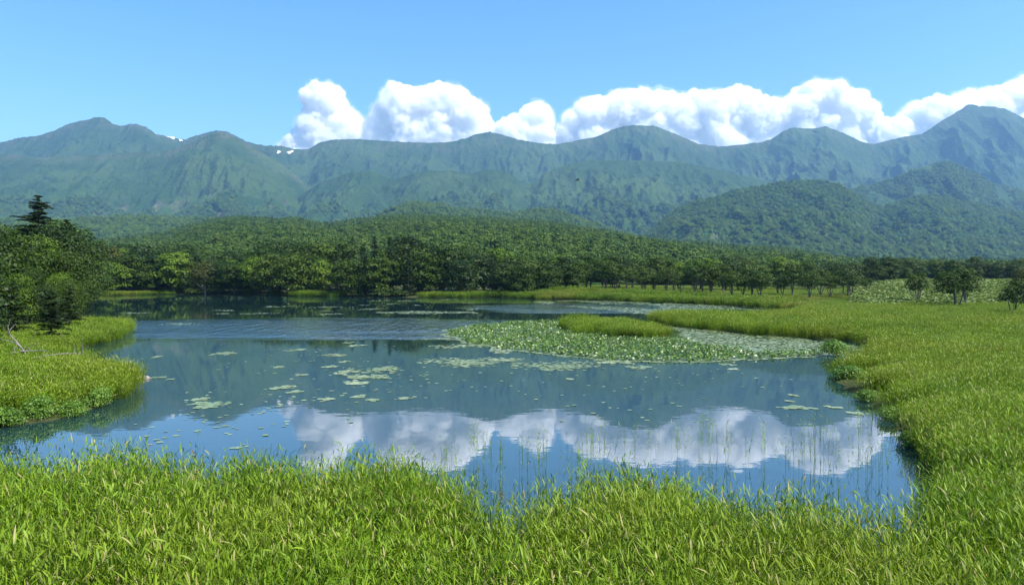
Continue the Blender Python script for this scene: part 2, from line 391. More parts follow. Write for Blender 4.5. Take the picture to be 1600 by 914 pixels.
# ------------------------------------------------------------------ hills and mountains
SEA = 0.0
class Ridge:
    """a hill or mountain range: crest line at distance D, front slope towards the lake, back slope away"""
    def __init__(self, name, prof, D, front, back, power, gully, gscale, mat, nu=900, nv=260, umax=0.84, dnoise=0.05, fine=3.0, seed=0.0, foot=1.0, treeh=0.0, rough=0.0):
        px = np.array([p[0] for p in prof], float); py = np.array([p[1] for p in prof], float)
        u = np.linspace(-umax, umax, nu); v = np.linspace(0, 1, nv)
        vf = 0.82
        U, Vv = np.meshgrid(u, v)
        Dc = D * (1 + dnoise * fbm(U * 3 + seed, U * 0 + seed, octv=3))
        Yf, Yb = Dc - front, Dc + back
        T = np.clip(Vv / vf, 0, 1); B = np.clip((Vv - vf) / (1 - vf), 0, 1)
        Y = np.where(Vv <= vf, Yf + (Dc - Yf) * T, Dc + (Yb - Dc) * B)
        X = U * Y
        # spurs lead the crest shape down the slope with some wandering
        wander = 0.10 * (1 - T) * fbm(X / (gscale * 3) + seed, Y / (gscale * 3), octv=3)
        pxx = 800 + F * (U + wander)
        yc = np.interp(pxx, px, py)
        H = (HOR - yc) / F * Dc + CAM_H - treeh
        H = np.maximum(H, foot)
        s = np.where(Vv <= vf, T ** power, 1 - 0.6 * B ** 1.3)
        g = ridged(X / gscale + 0.6 * fbm(X / gscale, Y / gscale, octv=2) + seed, Y / (gscale * 3.2) + seed, 3)
        g2nd = ridged(X / (gscale * .38) + 0.5 * fbm(X / gscale, Y / gscale + 5, octv=2) + seed * 2, Y / (gscale * 1.1) + seed, 2)
        gm = (1 - np.clip(g, 0, 1)) ** .85 + .42 * (1 - np.clip(g2nd, 0, 1))
        carve = gully * (np.clip(T, 0, 1) * (1 - T) * 4) ** 0.7 * np.where(Vv <= vf, 1, 0)
        Z = foot + (H - foot) * s - carve * gm * (H - foot)
        env = np.clip((1 - T) * 6, 0, 1) * np.clip(T * 6, 0, 1)
        Z = Z + fine * env * fbm(X / (gscale * 0.35), Y / (gscale * 0.35) + seed, octv=4)
        crag = fine * 0.35 * np.clip(T * 3 - 2, 0, 1) * fbm(X / 35, Y / 90 + seed, octv=3)
        Z = Z + np.where(Vv <= vf, crag, 0)
        Z = Z + np.where(Vv <= vf, 1, 0) * env * rough * (vnoise(X / 26, Y / 34 + seed) + .7 * vnoise(X / 13, Y / 17))
        self.X, self.Y, self.Z, self.u, self.nu, self.nv, self.vf = X, Y, Z, u, nu, nv, vf
        V = np.stack([X, Y, Z], -1).reshape(-1, 3)
        i, j = np.meshgrid(np.arange(nv - 1), np.arange(nu - 1), indexing='ij')
        a = (i * nu + j).ravel(); Fq = np.stack([a, a + 1, a + nu + 1, a + nu], -1)
        me = mk_mesh(name, V, [Fq], mat, True)
        add_attr(me, 'gully', (np.clip(gm * 1.5, 0, 1) * np.sin(np.pi * np.clip(T, 0, 1))).ravel())
        add_attr(me, 'crest', np.where(Vv <= vf, T, 1).ravel())
        self.o = tag(obj(name, me), kind='structure')
    def sample(self, n, rng, tmin=0.0, tmax=1.0):
        nvf = int(self.nv * self.vf)
        i = rng.uniform(tmin, tmax, n) * (nvf - 1); j = rng.uniform(0, self.nu - 1.001, n)
        i0 = np.minimum(i.astype(int), self.nv - 2); j0 = j.astype(int); a = (i - i0); b = (j - j0)
        def bl(A): return (A[i0, j0] * (1 - a) * (1 - b) + A[i0 + 1, j0] * a * (1 - b) + A[i0, j0 + 1] * (1 - a) * b + A[i0 + 1, j0 + 1] * a * b)
        return bl(self.X), bl(self.Y), bl(self.Z)
    def at_pixel(self, px, py):
        """world point of the front slope that the photograph shows at px, py"""
        j = int(np.argmin(np.abs(self.u - (px - 800) / F)))
        k = int(self.nv * self.vf) + 1
        row = HOR - (self.Z[:k, j] - CAM_H) / self.Y[:k, j] * F
        top = np.minimum.accumulate(row)
        i = int(np.argmin(np.abs(top - py)))
        return Vector((self.X[i, j], self.Y[i, j], self.Z[i, j]))

G_FOR = ((0.015, 0.040, 0.010), (0.027, 0.062, 0.013), (0.007, 0.022, 0.008))
G_SCR = ((0.024, 0.048, 0.015), (0.038, 0.065, 0.020))
ROCK = (0.15, 0.13, 0.10)
M['mountain'] = mountain_material('mountain_slope', G_FOR, G_SCR, ROCK, 420, 1050, 0.055, 0.0022, 0.30)
M['shoulder'] = mountain_material('shoulder_slope', G_FOR, G_SCR, ROCK, 330, 800, 0.07, 0.003)
M['hillsoil'] = mountain_material('hill_slope', G_FOR, G_FOR, ROCK, 900, 1800, 0.11, 0.006)

main_prof = [(-400, 300), (-250, 262), (-120, 245), (0, 223), (30, 215), (60, 212), (85, 204), (110, 192), (135, 187), (155, 182), (163, 184), (178, 194), (190, 197), (200, 194), (213, 193),
             (228, 198), (245, 210), (268, 215), (290, 218), (305, 212), (330, 205), (350, 204), (365, 210), (385, 221), (410, 227), (440, 228), (462, 233), (482, 233), (500, 222),
             (520, 218), (560, 217), (590, 219), (620, 221), (660, 223), (700, 222), (725, 217), (745, 209), (765, 206), (785, 210), (810, 218), (845, 224), (870, 225), (900, 220), (930, 214),
             (955, 203), (970, 198), (980, 197), (990, 195), (1005, 196), (1022, 196), (1040, 203), (1065, 213), (1090, 224), (1120, 229), (1150, 227), (1190, 222), (1205, 217), (1222, 206), (1238, 199),
             (1250, 200), (1270, 201), (1290, 197), (1308, 204), (1325, 211), (1345, 221), (1365, 225), (1385, 220), (1410, 214), (1440, 209), (1455, 200), (1475, 186), (1495, 175), (1510, 165), (1518, 162), (1530, 166), (1550, 166), (1570, 170),
             (1600, 184), (1700, 225), (1850, 250), (2000, 280)]
main = Ridge('mountain_range', main_prof, 6300, 3000, 1300, 1.25, 0.22, 420, M['mountain'], nu=1350, nv=400, dnoise=0.05, fine=34, seed=3.1, foot=40, rough=9)
left_prof = [(-400, 255), (-200, 240), (-60, 232), (0, 240), (60, 246), (140, 243), (200, 238), (250, 236), (280, 230), (300, 222), (325, 211), (345, 207), (362, 213), (400, 233), (440, 256), (470, 280),
             (500, 305), (540, 325), (600, 345), (700, 372), (900, 400), (1200, 420), (2000, 430)]
left_m = Ridge('mountain_spur', left_prof, 4900, 2300, 900, 1.15, 0.18, 330, M['mountain'], nu=1200, nv=360, dnoise=0.04, fine=26, seed=8.7, foot=20, rough=7)
sh_prof = [(-400, 430), (380, 400), (440, 345), (470, 305), (500, 286), (540, 272), (580, 266), (605, 278), (620, 280), (650, 270), (700, 266), (735, 272), (760, 265), (790, 266), (815, 285), (830, 288),
           (850, 272), (890, 256), (930, 250), (990, 251), (1060, 253), (1110, 262), (1150, 272), (1200, 284), (1260, 300), (1340, 320), (1500, 345), (2000, 380)]
shoulder = Ridge('mountain_shoulder', sh_prof, 4500, 1900, 700, 1.0, 0.20, 260, M['shoulder'], nu=1200, nv=340, dnoise=0.05, fine=20, seed=5.5, foot=20, rough=6)
cone_prof = [(-400, 440), (1100, 400), (1200, 345), (1300, 300), (1370, 283), (1410, 270), (1440, 258), (1462, 252), (1476, 249), (1492, 252), (1520, 266), (1550, 283), (1600, 297), (1700, 310), (2000, 330)]
cone = Ridge('cone_hill', cone_prof, 3900, 1500, 500, 1.05, 0.20, 210, M['shoulder'], nu=1000, nv=280, dnoise=0.04, fine=15, seed=2.2, foot=15, treeh=8)
fr_prof = [(-400, 440), (880, 420), (960, 388), (1010, 362), (1035, 340), (1060, 320), (1090, 310), (1120, 303), (1150, 291), (1190, 287), (1215, 281), (1250, 277), (1290, 278), (1310, 285), (1340, 300), (1370, 322),
           (1400, 312), (1440, 300), (1480, 305), (1530, 315), (1600, 330), (1800, 345), (2000, 360)]
foot_r = Ridge('wooded_foothill', fr_prof, 2900, 1200, 400, 0.9, 0.20, 170, M['hillsoil'], nu=1000, nv=280, dnoise=0.05, fine=10, seed=6.6, foot=10, treeh=9)
fl_prof = [(-400, 330), (-100, 338), (100, 340), (200, 334), (300, 336), (420, 345), (520, 352), (560, 345), (600, 326), (625, 316), (650, 311), (680, 314), (715, 322), (760, 326), (800, 328), (825, 325), (850, 321), (880, 327), (920, 342), (980, 360), (1060, 385), (1200, 400), (2000, 425)]
foot_l = Ridge('low_wooded_foothill', fl_prof, 2300, 900, 300, 0.9, 0.10, 160, M['hillsoil'], nu=1000, nv=220, dnoise=0.04, fine=8, seed=9.9, foot=8, treeh=9)
hill_prof = [(-400, 372), (0, 372), (130, 374), (200, 368), (260, 358), (300, 346), (335, 339), (370, 335), (430, 338), (460, 337), (500, 345), (535, 343), (570, 338), (610, 333), (650, 331), (700, 334), (760, 337), (830, 341),
             (880, 346), (930, 354), (1000, 366), (1060, 374), (1110, 377), (1170, 381), (1230, 385), (1270, 391), (1310, 399), (1360, 402), (1600, 406), (1700, 405), (2000, 400)]
hill = Ridge('wooded_hill', hill_prof, 1600, 1270, 500, 0.85, 0.06, 140, M['hillsoil'], nu=900, nv=240, dnoise=0.05, fine=4, seed=1.3, foot=2.0, treeh=9)

# old snow patches in the gullies below the crest
def snow_patch(px, py, w, h, tilt, label):
    pts = []; c = main.at_pixel(px, py)
    n = 16; V = [(0, 0, 0)]
    for k in range(n):
        a = 2 * math.pi * k / n; r = 1 + 0.35 * math.sin(3 * a + px) + 0.2 * math.sin(5 * a + 1)
        dx, dz = math.cos(a) * w * r, math.sin(a) * h * r
        V.append((dx * math.cos(tilt) - dz * math.sin(tilt), -25 * math.sin(a) * 0, dx * math.sin(tilt) + dz * math.cos(tilt)))
    V = np.array(V) * (c.y / F)
    V[:, 1] = V[:, 2] * 1.6
    B = V.copy(); B[:, 1] += 14; B[:, 2] -= 4
    tri = [(0, 1 + k, 1 + (k + 1) % n) for k in range(n)]; side = [(1 + k, 1 + n + 1 + k, 1 + n + 1 + (k + 1) % n, 1 + (k + 1) % n) for k in range(n)]
    o = obj('snow_patch', mk_mesh('snow_patch', np.vstack([V, B]), [np.array(tri), np.array(side)], M['snow'], True))
    o.location = c + Vector((0, -12, 4)); tag(o, label, 'snow patch', 'old snow left in the high gullies')
snow_patch(268, 216, 8, 1.6, -0.30, 'long streak of old snow in the saddle left of the rounded peak')
snow_patch(282, 220, 4, 1.5, -0.5, 'short snow patch at the right end of the long snow streak')
snow_patch(435, 238, 2.2, 3.0, 0.2, 'narrow upright snow patch under the low notch in the ridge')
snow_patch(453, 239, 4.0, 2.6, 0.5, 'slanting snow patch right of the narrow one under the notch')

# ------------------------------------------------------------------ haze
def haze():
    m, nt, out = nt_new('air'); 
    v = N(nt, 'VolumePrincipled'); v.inputs['Color'].default_value = (0.35, 0.63, 1.0, 1); v.inputs['Density'].default_value = 0.000073
    v.inputs['Anisotropy'].default_value = 0.38
    nt.links.new(v.outputs[0], out.inputs['Volume'])
    x0, x1, y0, y1, z0, z1 = -9700, 9700, -450, 9200, -3.0, 1700.0
    V = [(x0, y0, z0), (x1, y0, z0), (x1, y1, z0), (x0, y1, z0), (x0, y0, z1), (x1, y0, z1), (x1, y1, z1), (x0, y1, z1)]
    o = obj('haze', mk_mesh('haze', V, [[(3, 2, 1, 0), (4, 5, 6, 7), (0, 1, 5, 4), (1, 2, 6, 5), (2, 3, 7, 6), (3, 0, 4, 7)]], m)); tag(o, kind='stuff')
haze()
# ------------------------------------------------------------------ cumulus clouds behind the range
def cloud_material(name='cloud_droplets', dens=0.023):
    m, nt, out = nt_new(name)
    v = N(nt, 'VolumePrincipled'); v.inputs['Color'].default_value = (1, 1, 1, 1); v.inputs['Density'].default_value = dens
    v.inputs['Anisotropy'].default_value = 0.0
    nt.links.new(v.outputs[0], out.inputs['Volume'])
    return m

def ico(sub=2):
    import bmesh
    b = bmesh.new(); bmesh.ops.create_icosphere(b, subdivisions=sub, radius=1.0)
    V = np.array([v.co[:] for v in b.verts]); Fa = np.array([[v.index for v in f.verts] for f in b.faces]); b.free()
    return V, Fa
ICO2, ICO3 = ico(2), ico(3)

CD = 11500.0
def cloud(name, prof, label, seed):
    """prof: (px, top row, base row) along the bank; heaped spheres, fused and roughened"""
    rng = np.random.default_rng(seed); S = CD / F
    px = np.array([p[0] for p in prof], float); top = np.array([p[1] + 8 for p in prof], float); bot = np.array([p[2] for p in prof], float)
    C = []
    for it in range(900):
        x = rng.uniform(px[0], px[-1]); t = np.interp(x, px, top); b = np.interp(x, px, bot)
        if b - t < 5: continue
        r = min(rng.uniform(0.2, 0.42) * (b - t), 26 * rng.uniform(0.5, 1.0))
        # stay inside the outline
        xs = np.linspace(x - r, x + r, 7); ok_t = np.max(np.interp(xs, px, top, left=999, right=999) - np.sqrt(np.maximum(0, r * r - (xs - x) ** 2)) * 0 )
        y = rng.uniform(t + r, b) if rng.random() < 0.55 else t + r * rng.uniform(0.95, 1.2)
        yt = np.interp(xs, px, top, left=999, right=999)
        if np.any(yt > y - np.sqrt(np.maximum(0, r * r - (xs - x) ** 2)) + 3.0): 
            r *= 0.55
            xs = np.linspace(x - r, x + r, 7); yt = np.interp(xs, px, top, left=999, right=999)
            if np.any(yt > y - np.sqrt(np.maximum(0, r * r - (xs - x) ** 2)) + 3.0): continue
        d = rng.uniform(-1, 1) * 25
        C.append((x, y, r, d))
    big = list(C)
    for (x, y, r, d) in big:                                   # cauliflower heads on the flanks
        for k in range(3):
            a = rng.uniform(-2.6, 2.6); e = rng.uniform(-0.9, 0.5); rr = r * rng.uniform(0.22, 0.45)
            C.append((x + math.sin(a) * r * 0.9 * math.cos(e), y - math.cos(a) * r * 0.85 * math.cos(e), rr, d + math.sin(e) * r * 1.0))
    Vs, Fs, n = [], [], 0
    for (x, y, r, d) in C:
        V = ICO2[0] * r * S * np.array([1.05, 1.0, 0.95]) + np.array([(x - 800) * S, CD + d * S, (HOR - y) * S])
        Vs.append(V); Fs.append(ICO2[1] + n); n += len(V)
    me = mk_mesh(name, np.vstack(Vs), [np.vstack(Fs)])
    o = bpy.data.objects.new(name + '_raw', me); sc.collection.objects.link(o)
    md = o.modifiers.new('r', 'REMESH'); md.mode = 'VOXEL'; md.voxel_size = 12.0
    dg = bpy.context.evaluated_depsgraph_get(); ev = o.evaluated_get(dg); m2 = bpy.data.meshes.new_from_object(ev, depsgraph=dg)
    sc.collection.objects.unlink(o); bpy.data.objects.remove(o); bpy.data.meshes.remove(me)
    nv = len(m2.vertices); P = np.empty(nv * 3, np.float32); m2.vertices.foreach_get('co', P); P = P.reshape(-1, 3).astype(float)
    Nn = np.empty(nv * 3, np.float32); m2.vertex_normals.foreach_get('vector', Nn); Nn = Nn.reshape(-1, 3)
    q = P / 150.0
    h = 38 * fbm(q[:, 0], q[:, 1], q[:, 2], 2) + 55 * (0.45 - np.abs(vnoise(q[:, 0] * 2.1 + 9, q[:, 1] * 2.1, q[:, 2] * 2.1))) \
        + 34 * (0.4 - np.abs(vnoise(q[:, 0] * 4.7, q[:, 1] * 4.7 + 3, q[:, 2] * 4.7))) + 18 * (0.4 - np.abs(vnoise(q[:, 0] * 9.7, q[:, 1] * 9.7 + 3, q[:, 2] * 9.7)))
    P = P + Nn * h[:, None]
    m2.vertices.foreach_set('co', P.astype(np.float32).ravel()); m2.update()
    m2.polygons.foreach_set('use_smooth', np.ones(len(m2.polygons), dtype=bool))
    m2.materials.clear(); m2.materials.append(M['cloud']); m2.name = name
    root = tag(obj(name, m2), label, 'cloud', 'cumulus clouds heaped behind the mountain range')
    m4 = m2.copy(); m4.materials.clear(); m4.materials.append(M['wisp']); m4.name = 'thin_edge'       # torn, thinner vapour round the heaps
    h = 20 + 95 * np.clip(fbm(P[:, 0] / 420 + 5, P[:, 1] / 420, P[:, 2] / 300, 4) + .1, -.3, 1) + 30 * vnoise(P[:, 0] / 60, P[:, 1] / 60, P[:, 2] / 60)
    m4.vertices.foreach_set('co', (P + Nn * h[:, None]).astype(np.float32).ravel()); m4.update(); obj('thin_edge', m4, root)
M['cloud'] = cloud_material()
M['wisp'] = cloud_material('cloud_wisps', 0.0014)
cloud('cumulus_cloud', [(440, 226, 240), (458, 214, 255), (472, 196, 262), (478, 170, 262), (472, 150, 262), (486, 136, 262), (500, 131, 262), (515, 128, 262), (528, 134, 262), (535, 152, 262), (548, 172, 262), (562, 172, 262), (566, 190, 262), (576, 205, 262), (590, 225, 262)],
      'ragged leftmost cumulus tower rising behind the low notch in the ridge', 1)
cloud('cumulus_cloud', [(560, 215, 250), (575, 192, 260), (590, 165, 260), (603, 142, 262), (622, 130, 262), (650, 137, 262), (680, 130, 262), (698, 129, 262), (720, 135, 262), (732, 150, 262), (752, 160, 262), (768, 185, 262), (780, 205, 262)],
      'broad cumulus cloud left of centre with a domed top', 2)
cloud('cumulus_cloud', [(770, 215, 262), (785, 185, 262), (812, 178, 262), (825, 162, 262), (845, 154, 262), (858, 168, 262), (862, 195, 262), (868, 225, 262)],
      'small cumulus cloud between the two broad clouds at the centre', 3)
cloud('cumulus_cloud', [(862, 225, 262), (872, 196, 262), (888, 170, 262), (910, 154, 262), (930, 146, 262), (950, 150, 262), (968, 136, 262), (990, 134, 262), (1010, 142, 262), (1040, 140, 262), (1060, 148, 262), (1085, 137, 262), (1110, 148, 262), (1125, 138, 262), (1145, 132, 262), (1168, 134, 262),
      (1185, 148, 262), (1205, 158, 262), (1225, 150, 262), (1240, 146, 262), (1255, 128, 262), (1275, 122, 262), (1300, 130, 262), (1320, 138, 262), (1345, 150, 262), (1364, 152, 262), (1362, 176, 262), (1385, 190, 262), (1400, 215, 262)],
      'long heaped cumulus bank right of centre behind three peaks', 4)
cloud('cumulus_cloud', [(1345, 205, 262), (1365, 192, 262), (1385, 186, 262), (1410, 170, 262), (1425, 156, 262), (1445, 148, 262), (1470, 152, 262), (1495, 148, 262), (1512, 136, 262), (1535, 138, 262), (1555, 130, 262), (1580, 122, 262), (1605, 118, 262), (1650, 116, 262), (1700, 130, 262), (1760, 160, 262), (1800, 210, 262)],
      'cumulus bank behind the highest peak at the right edge', 5)

# ------------------------------------------------------------------ plant geometry
def cards(C, Nrm, size, rng, aspect=0.62, tint=None):
    """leaf shaped quads at C, roughly facing Nrm"""
    n = len(C); size = np.broadcast_to(size, (n,))
    r = rng.normal(size=(n, 3)); a = np.cross(Nrm, r); a /= np.linalg.norm(a, axis=1, keepdims=True) + 1e-9
    b = np.cross(Nrm, a); b /= np.linalg.norm(b, axis=1, keepdims=True) + 1e-9
    L = a * size[:, None] * 0.5; W = b * size[:, None] * 0.5 * aspect
    lift = Nrm * size[:, None] * 0.10
    V = np.stack([C - L, C + W - L * 0.15 + lift, C + L, C - W - L * 0.15 + lift], 1).reshape(-1, 3)
    Fq = np.arange(n * 4).reshape(-1, 4)
    return V, Fq, np.repeat(rng.random(n) if tint is None else tint, 4)

def tube(path, rad, sides=5):
    path = np.asarray(path, float); V, Fq = [], []
    for i, p in enumerate(path):
        d = path[min(i + 1, len(path) - 1)] - path[max(i - 1, 0)]; d /= np.linalg.norm(d) + 1e-9
        x = np.cross(d, (0.3, 0.9, 0.1)); x /= np.linalg.norm(x) + 1e-9; y = np.cross(d, x)
        for k in range(sides):
            a = 2 * math.pi * k / sides; V.append(p + rad[i] * (math.cos(a) * x + math.sin(a) * y))
    for i in range(len(path) - 1):
        for k in range(sides):
            Fq.append((i * sides + k, i * sides + (k + 1) % sides, (i + 1) * sides + (k + 1) % sides, (i + 1) * sides + k))
    return np.array(V), np.array(Fq)

class MB:
    def __init__(s): s.V, s.F, s.T, s.n = [], {}, [], 0
    def add(s, V, Fq, T=None):
        V = np.asarray(V, float); Fq = np.asarray(Fq, int)
        s.F.setdefault(Fq.shape[1], []).append(Fq + s.n); s.V.append(V); s.n += len(V)
        s.T.append(np.full(len(V), 0.5) if T is None else np.broadcast_to(T, (len(V),)))
    def mesh(s, name, mat, smooth=False):
        me = mk_mesh(name, np.vstack(s.V), [np.vstack(f) for f in s.F.values()], mat, smooth)
        add_attr(me, 'tint', np.concatenate(s.T)); return me

def unit(v): return v / (np.linalg.norm(v, axis=-1, keepdims=True) + 1e-9)

def broadleaf(name, rng, H, W, base, lobes, leaves, leaf, leafmat, barkmat, spread=1.0, low=False, stems=1, lean_k=0.04):
    """trunk with limbs reaching every clump of the crown; returns trunk mesh, crown mesh"""
    tr, cr = MB(), MB()
    lean = rng.normal(0, lean_k, 2) * H
    tp = [(0, 0, -0.4), (lean[0] * .3, lean[1] * .3, H * .3), (lean[0] * .7, lean[1] * .7, H * .6), (lean[0], lean[1], H * .86)]
    r0 = (0.020 + .08 * max(0, lean_k - .04)) * H + 0.03
    if not low: tr.add(*tube(tp, [r0, r0 * .75, r0 * .5, r0 * .15], 6))
    for q in range(1, stems):
        e = np.array((rng.uniform(-1, 1), rng.uniform(-1, 1), 0)); e = e / (np.linalg.norm(e) + .01) * W * rng.uniform(.16, .3)
        tr.add(*tube([(0.05, 0, -.3), e * .35 + np.array((0, 0, H * .22)), e * .8 + np.array((0, 0, H * .5)), e + np.array((0, 0, H * .72))], [r0 * .75, r0 * .6, r0 * .4, r0 * .1], 6))
    L = []
    for k in range(lobes):
        a = k * 2.399 + rng.uniform(-.4, .4); f = (k + .5) / lobes
        z = base + (H - base) * (0.10 + 0.80 * f); env = math.sin(math.pi * min(1, 0.20 + 0.72 * f)) ** 0.75
        rr = W * 0.5 * env * rng.uniform(0.35, 0.80) * spread
        lr = W * rng.uniform(0.19, 0.33) * (0.75 + 0.35 * env)
        L.append((np.array((lean[0] * f + math.cos(a) * rr, lean[1] * f + math.sin(a) * rr, z)), lr))
        if not low and k % 2 == 0:
            s = np.array((lean[0] * f * .6, lean[1] * f * .6, max(base * 0.7, z - 0.25 * (H - base) - 0.3)))
            e = L[-1][0]; m = (s + e) / 2 + np.array((0, 0, -0.04 * H))
            tr.add(*tube([s, m, e], [r0 * .45, r0 * .28, r0 * .08], 4))
    w = np.array([l[1] ** 2 for l in L]); cnt = (leaves * w / w.sum()).astype(int)
    for (c, lr), n in zip(L, cnt):
        d = unit(rng.normal(size=(n, 3))); d[:, 2] = np.where(d[:, 2] < -0.25, -d[:, 2] * 0.6, d[:, 2]); d = unit(d)
        r = lr * (0.30 + 0.75 * rng.random(n) ** 0.5) * (1 + 0.25 * vnoise(d[:, 0] * 2.5 + c[0], d[:, 1] * 2.5 + c[1], d[:, 2] * 2.5))
        P = c + d * r[:, None] * np.array((1.08, 1.08, 0.72))
        nn = unit(d * 0.9 + np.array((0, 0, 0.30)) + rng.normal(size=(n, 3)) * 0.36)
        lt = rng.uniform(-.2, .2)
        cr.add(*cards(P, nn, leaf * rng.uniform(0.6, 1.25, n), rng, 0.7, np.clip(rng.random(n) * .7 + .15 + lt, 0, .94)))
    if low: tr.add(*tube([(0, 0, -0.2), (0.02, 0, H * .4), (0, .03, H * .7)], [.05, .03, .01], 5))
    return tr.mesh('trunk', barkmat), cr.mesh('crown', leafmat)

def conifer(name, rng, H, W, base, whorls, per, mat, flat=0.0, dens=1.0, leaf=0.5):
    tr, cr = MB(), MB()
    tr.add(*tube([(0, 0, -.4), (0, 0, H * .5), (0, 0, H)], [0.016 * H + .03, 0.011 * H, 0.01], 6))
    for k in range(whorls):
        f = (k + rng.uniform(-.3, .3)) / whorls; z = base + (H - base) * max(f, 0) ** 0.9
        half = W * .5 * (1 - max(f, 0)) ** 0.8 * (1.0 if f > .12 else .75) + 0.12
        for j in range(per):
            z = base + (H - base) * min(.995, max(0, f + rng.uniform(-.5, .5) / whorls)) ** 0.9; a = 2 * math.pi * j / per + k * 1.7 + rng.uniform(-.5, .5); ln = half * rng.uniform(.42, 1.18)
            d = np.array((math.cos(a), math.sin(a), 0)); side = np.array((-math.sin(a), math.cos(a), 0))
            droop = (-.16 + .40 * f) * (1 - flat) + rng.uniform(-.08, .12)
            e = np.array((0, 0, z)) + d * ln + np.array((0, 0, droop * ln))
            tr.add(*tube([(0, 0, z), e], [0.012 * ln + .006, .004], 3))
            n = max(4, int(ln * 9 * dens / leaf * .5)); t = rng.random(n) ** 0.7
            off = rng.uniform(-1, 1, n) * ln * 0.30 * (1.05 - t)
            P = np.array((0, 0, z)) + d * (t * ln)[:, None] + side * off[:, None]
            P[:, 2] += droop * t * ln + 0.07 * ln * np.sin(t * 3.1) - np.abs(off) * .25 + rng.normal(0, .03, n)
            ax = unit(d * 0.9 + side * np.sign(off)[:, None] * rng.uniform(.2, .9, n)[:, None] + np.array((0, 0, -.12)) + rng.normal(size=(n, 3)) * .15)
            up = unit(np.array((0, 0, 1.0)) + rng.normal(size=(n, 3)) * .35); bb = unit(np.cross(ax, up))
            s = leaf * rng.uniform(.6, 1.2, n)[:, None]
            V = np.stack([P - ax * s * .4, P + bb * s * .22, P + ax * s * .6 - up * s * .08, P - bb * s * .22], 1).reshape(-1, 3)
            cr.add(V, np.arange(n * 4).reshape(-1, 4), np.repeat(np.clip(rng.random(n) * .6 + .1 + .25 * t, 0, .94), 4))
    return tr.mesh('trunk', M['bark']), cr.mesh('crown', mat)

def blade(P0, ax, up, ln, w, bend, tint, mb):
    """one tapering, arching blade: point, two pairs, point"""
    n = len(P0); side = unit(np.cross(ax, up))
    def pt(t): return P0 + ax * (ln * t)[:, None] - np.array((0, 0, 1.0)) * (bend * ln * t * t)[:, None]
    a, b, c, d = pt(np.zeros(n)), pt(np.full(n, .35)), pt(np.full(n, .7)), pt(np.ones(n))
    W = side * w[:, None] * .5
    V = np.stack([a, b + W, b - W, c + W * .8, c - W * .8, d], 1).reshape(-1, 3)
    k = np.arange(n)[:, None] * 6
    mb.add(V, np.vstack([k + np.array((0, 2, 1)), k + np.array((3, 4, 5))]), np.repeat(tint, 6))
    mb.F.setdefault(4, []).append(k + np.array((1, 2, 4, 3)) + mb.n - len(V))

def reed_patch(name, rng, n, size, h0, h1, leaves, ln, w, mat, tuft=0.35, lean=0.12, plume=0.0, stalkw=0.010):
    """a stand of reeds: upright stalks with alternate arching leaves"""
    mb, pl = MB(), MB()
    x = rng.uniform(-size / 2, size / 2, n); y = rng.uniform(-size / 2, size / 2, n); H = rng.uniform(h0, h1, n)
    la = rng.uniform(0, 2 * np.pi, n); lv = np.abs(rng.normal(0, lean, n))
    ax = unit(np.stack([np.cos(la) * lv, np.sin(la) * lv, np.ones(n)], 1)); base = np.stack([x, y, np.full(n, -.15)], 1)
    st = rng.random(n)
    vert = np.array((0.3, 0.95, 0))
    blade(base, ax, np.broadcast_to(vert, (n, 3)), H + .15, np.full(n, stalkw), np.zeros(n), np.clip(st * .6, 0, .9), mb)
    for k in range(leaves):
        t = (0.30 + 0.70 * (k + rng.random(n)) / leaves); P = base + ax * (t * (H + .15))[:, None]
        a = la + k * np.pi * .97 + rng.normal(0, .7, n); el = rng.uniform(.35, 1.15, n) + t * .25
        d = np.stack([np.cos(a) * np.cos(el), np.sin(a) * np.cos(el), np.sin(el)], 1)
        up = unit(np.stack([-np.cos(a) * np.sin(el), -np.sin(a) * np.sin(el), np.cos(el)], 1) + rng.normal(0, .35, (n, 3)))
        tint = np.where(rng.random(n) < .06, 1.0, np.clip(.15 + .5 * rng.random(n) + .3 * (t - .5) + .2 * (st - .5), 0, .94))
        blade(P, d, up, ln * rng.uniform(.6, 1.25, n) * (1.15 - .45 * t), w * rng.uniform(.6, 1.2, n), rng.uniform(.05, .6, n) * (1.1 - .5 * t), tint, mb)
    me = mb.mesh(name, mat)
    if plume > 0:
        me2 = MB(); idx = np.where(rng.random(n) < plume)[0]
        for i in idx:
            tip = base[i] + ax[i] * (H[i] + .15); m = 16; t = rng.random(m); P = tip + ax[i] * (t * .20 - .06)[:, None] + rng.normal(0, .016, (m, 3)) * (1.2 - t)[:, None] + np.array((.05, .02, 0)) * (t ** 2)[:, None]
            me2.add(*cards(P, unit(rng.normal(size=(m, 3))), .06, rng, .35))
        if len(idx):
            b2 = me2.mesh('p', M['plume'])
            V0 = np.empty(len(me.vertices) * 3, np.float32); me.vertices.foreach_get('co', V0)
            V1 = np.empty(len(b2.vertices) * 3, np.float32); b2.vertices.foreach_get('co', V1)
            allV = np.vstack([V0.reshape(-1, 3), V1.reshape(-1, 3)])
            F3 = np.array([p.vertices[:] for p in me.polygons if len(p.vertices) == 3]); F4 = np.array([p.vertices[:] for p in me.polygons if len(p.vertices) == 4])
            Fp = np.arange(len(V1) // 3).reshape(-1, 4) + len(V0) // 3
            t0 = np.empty(len(me.vertices), np.float32); me.attributes['tint'].data.foreach_get('value', t0)
            m3 = mk_mesh(name, allV, [F3, F4, Fp], mat); m3.materials.append(M['plume'])
            mi = np.zeros(len(m3.polygons), np.int32); mi[len(F3) + len(F4):] = 1; m3.polygons.foreach_set('material_index', mi)
            add_attr(m3, 'tint', np.concatenate([t0, np.full(len(V1) // 3, .5)])); return m3
    return me

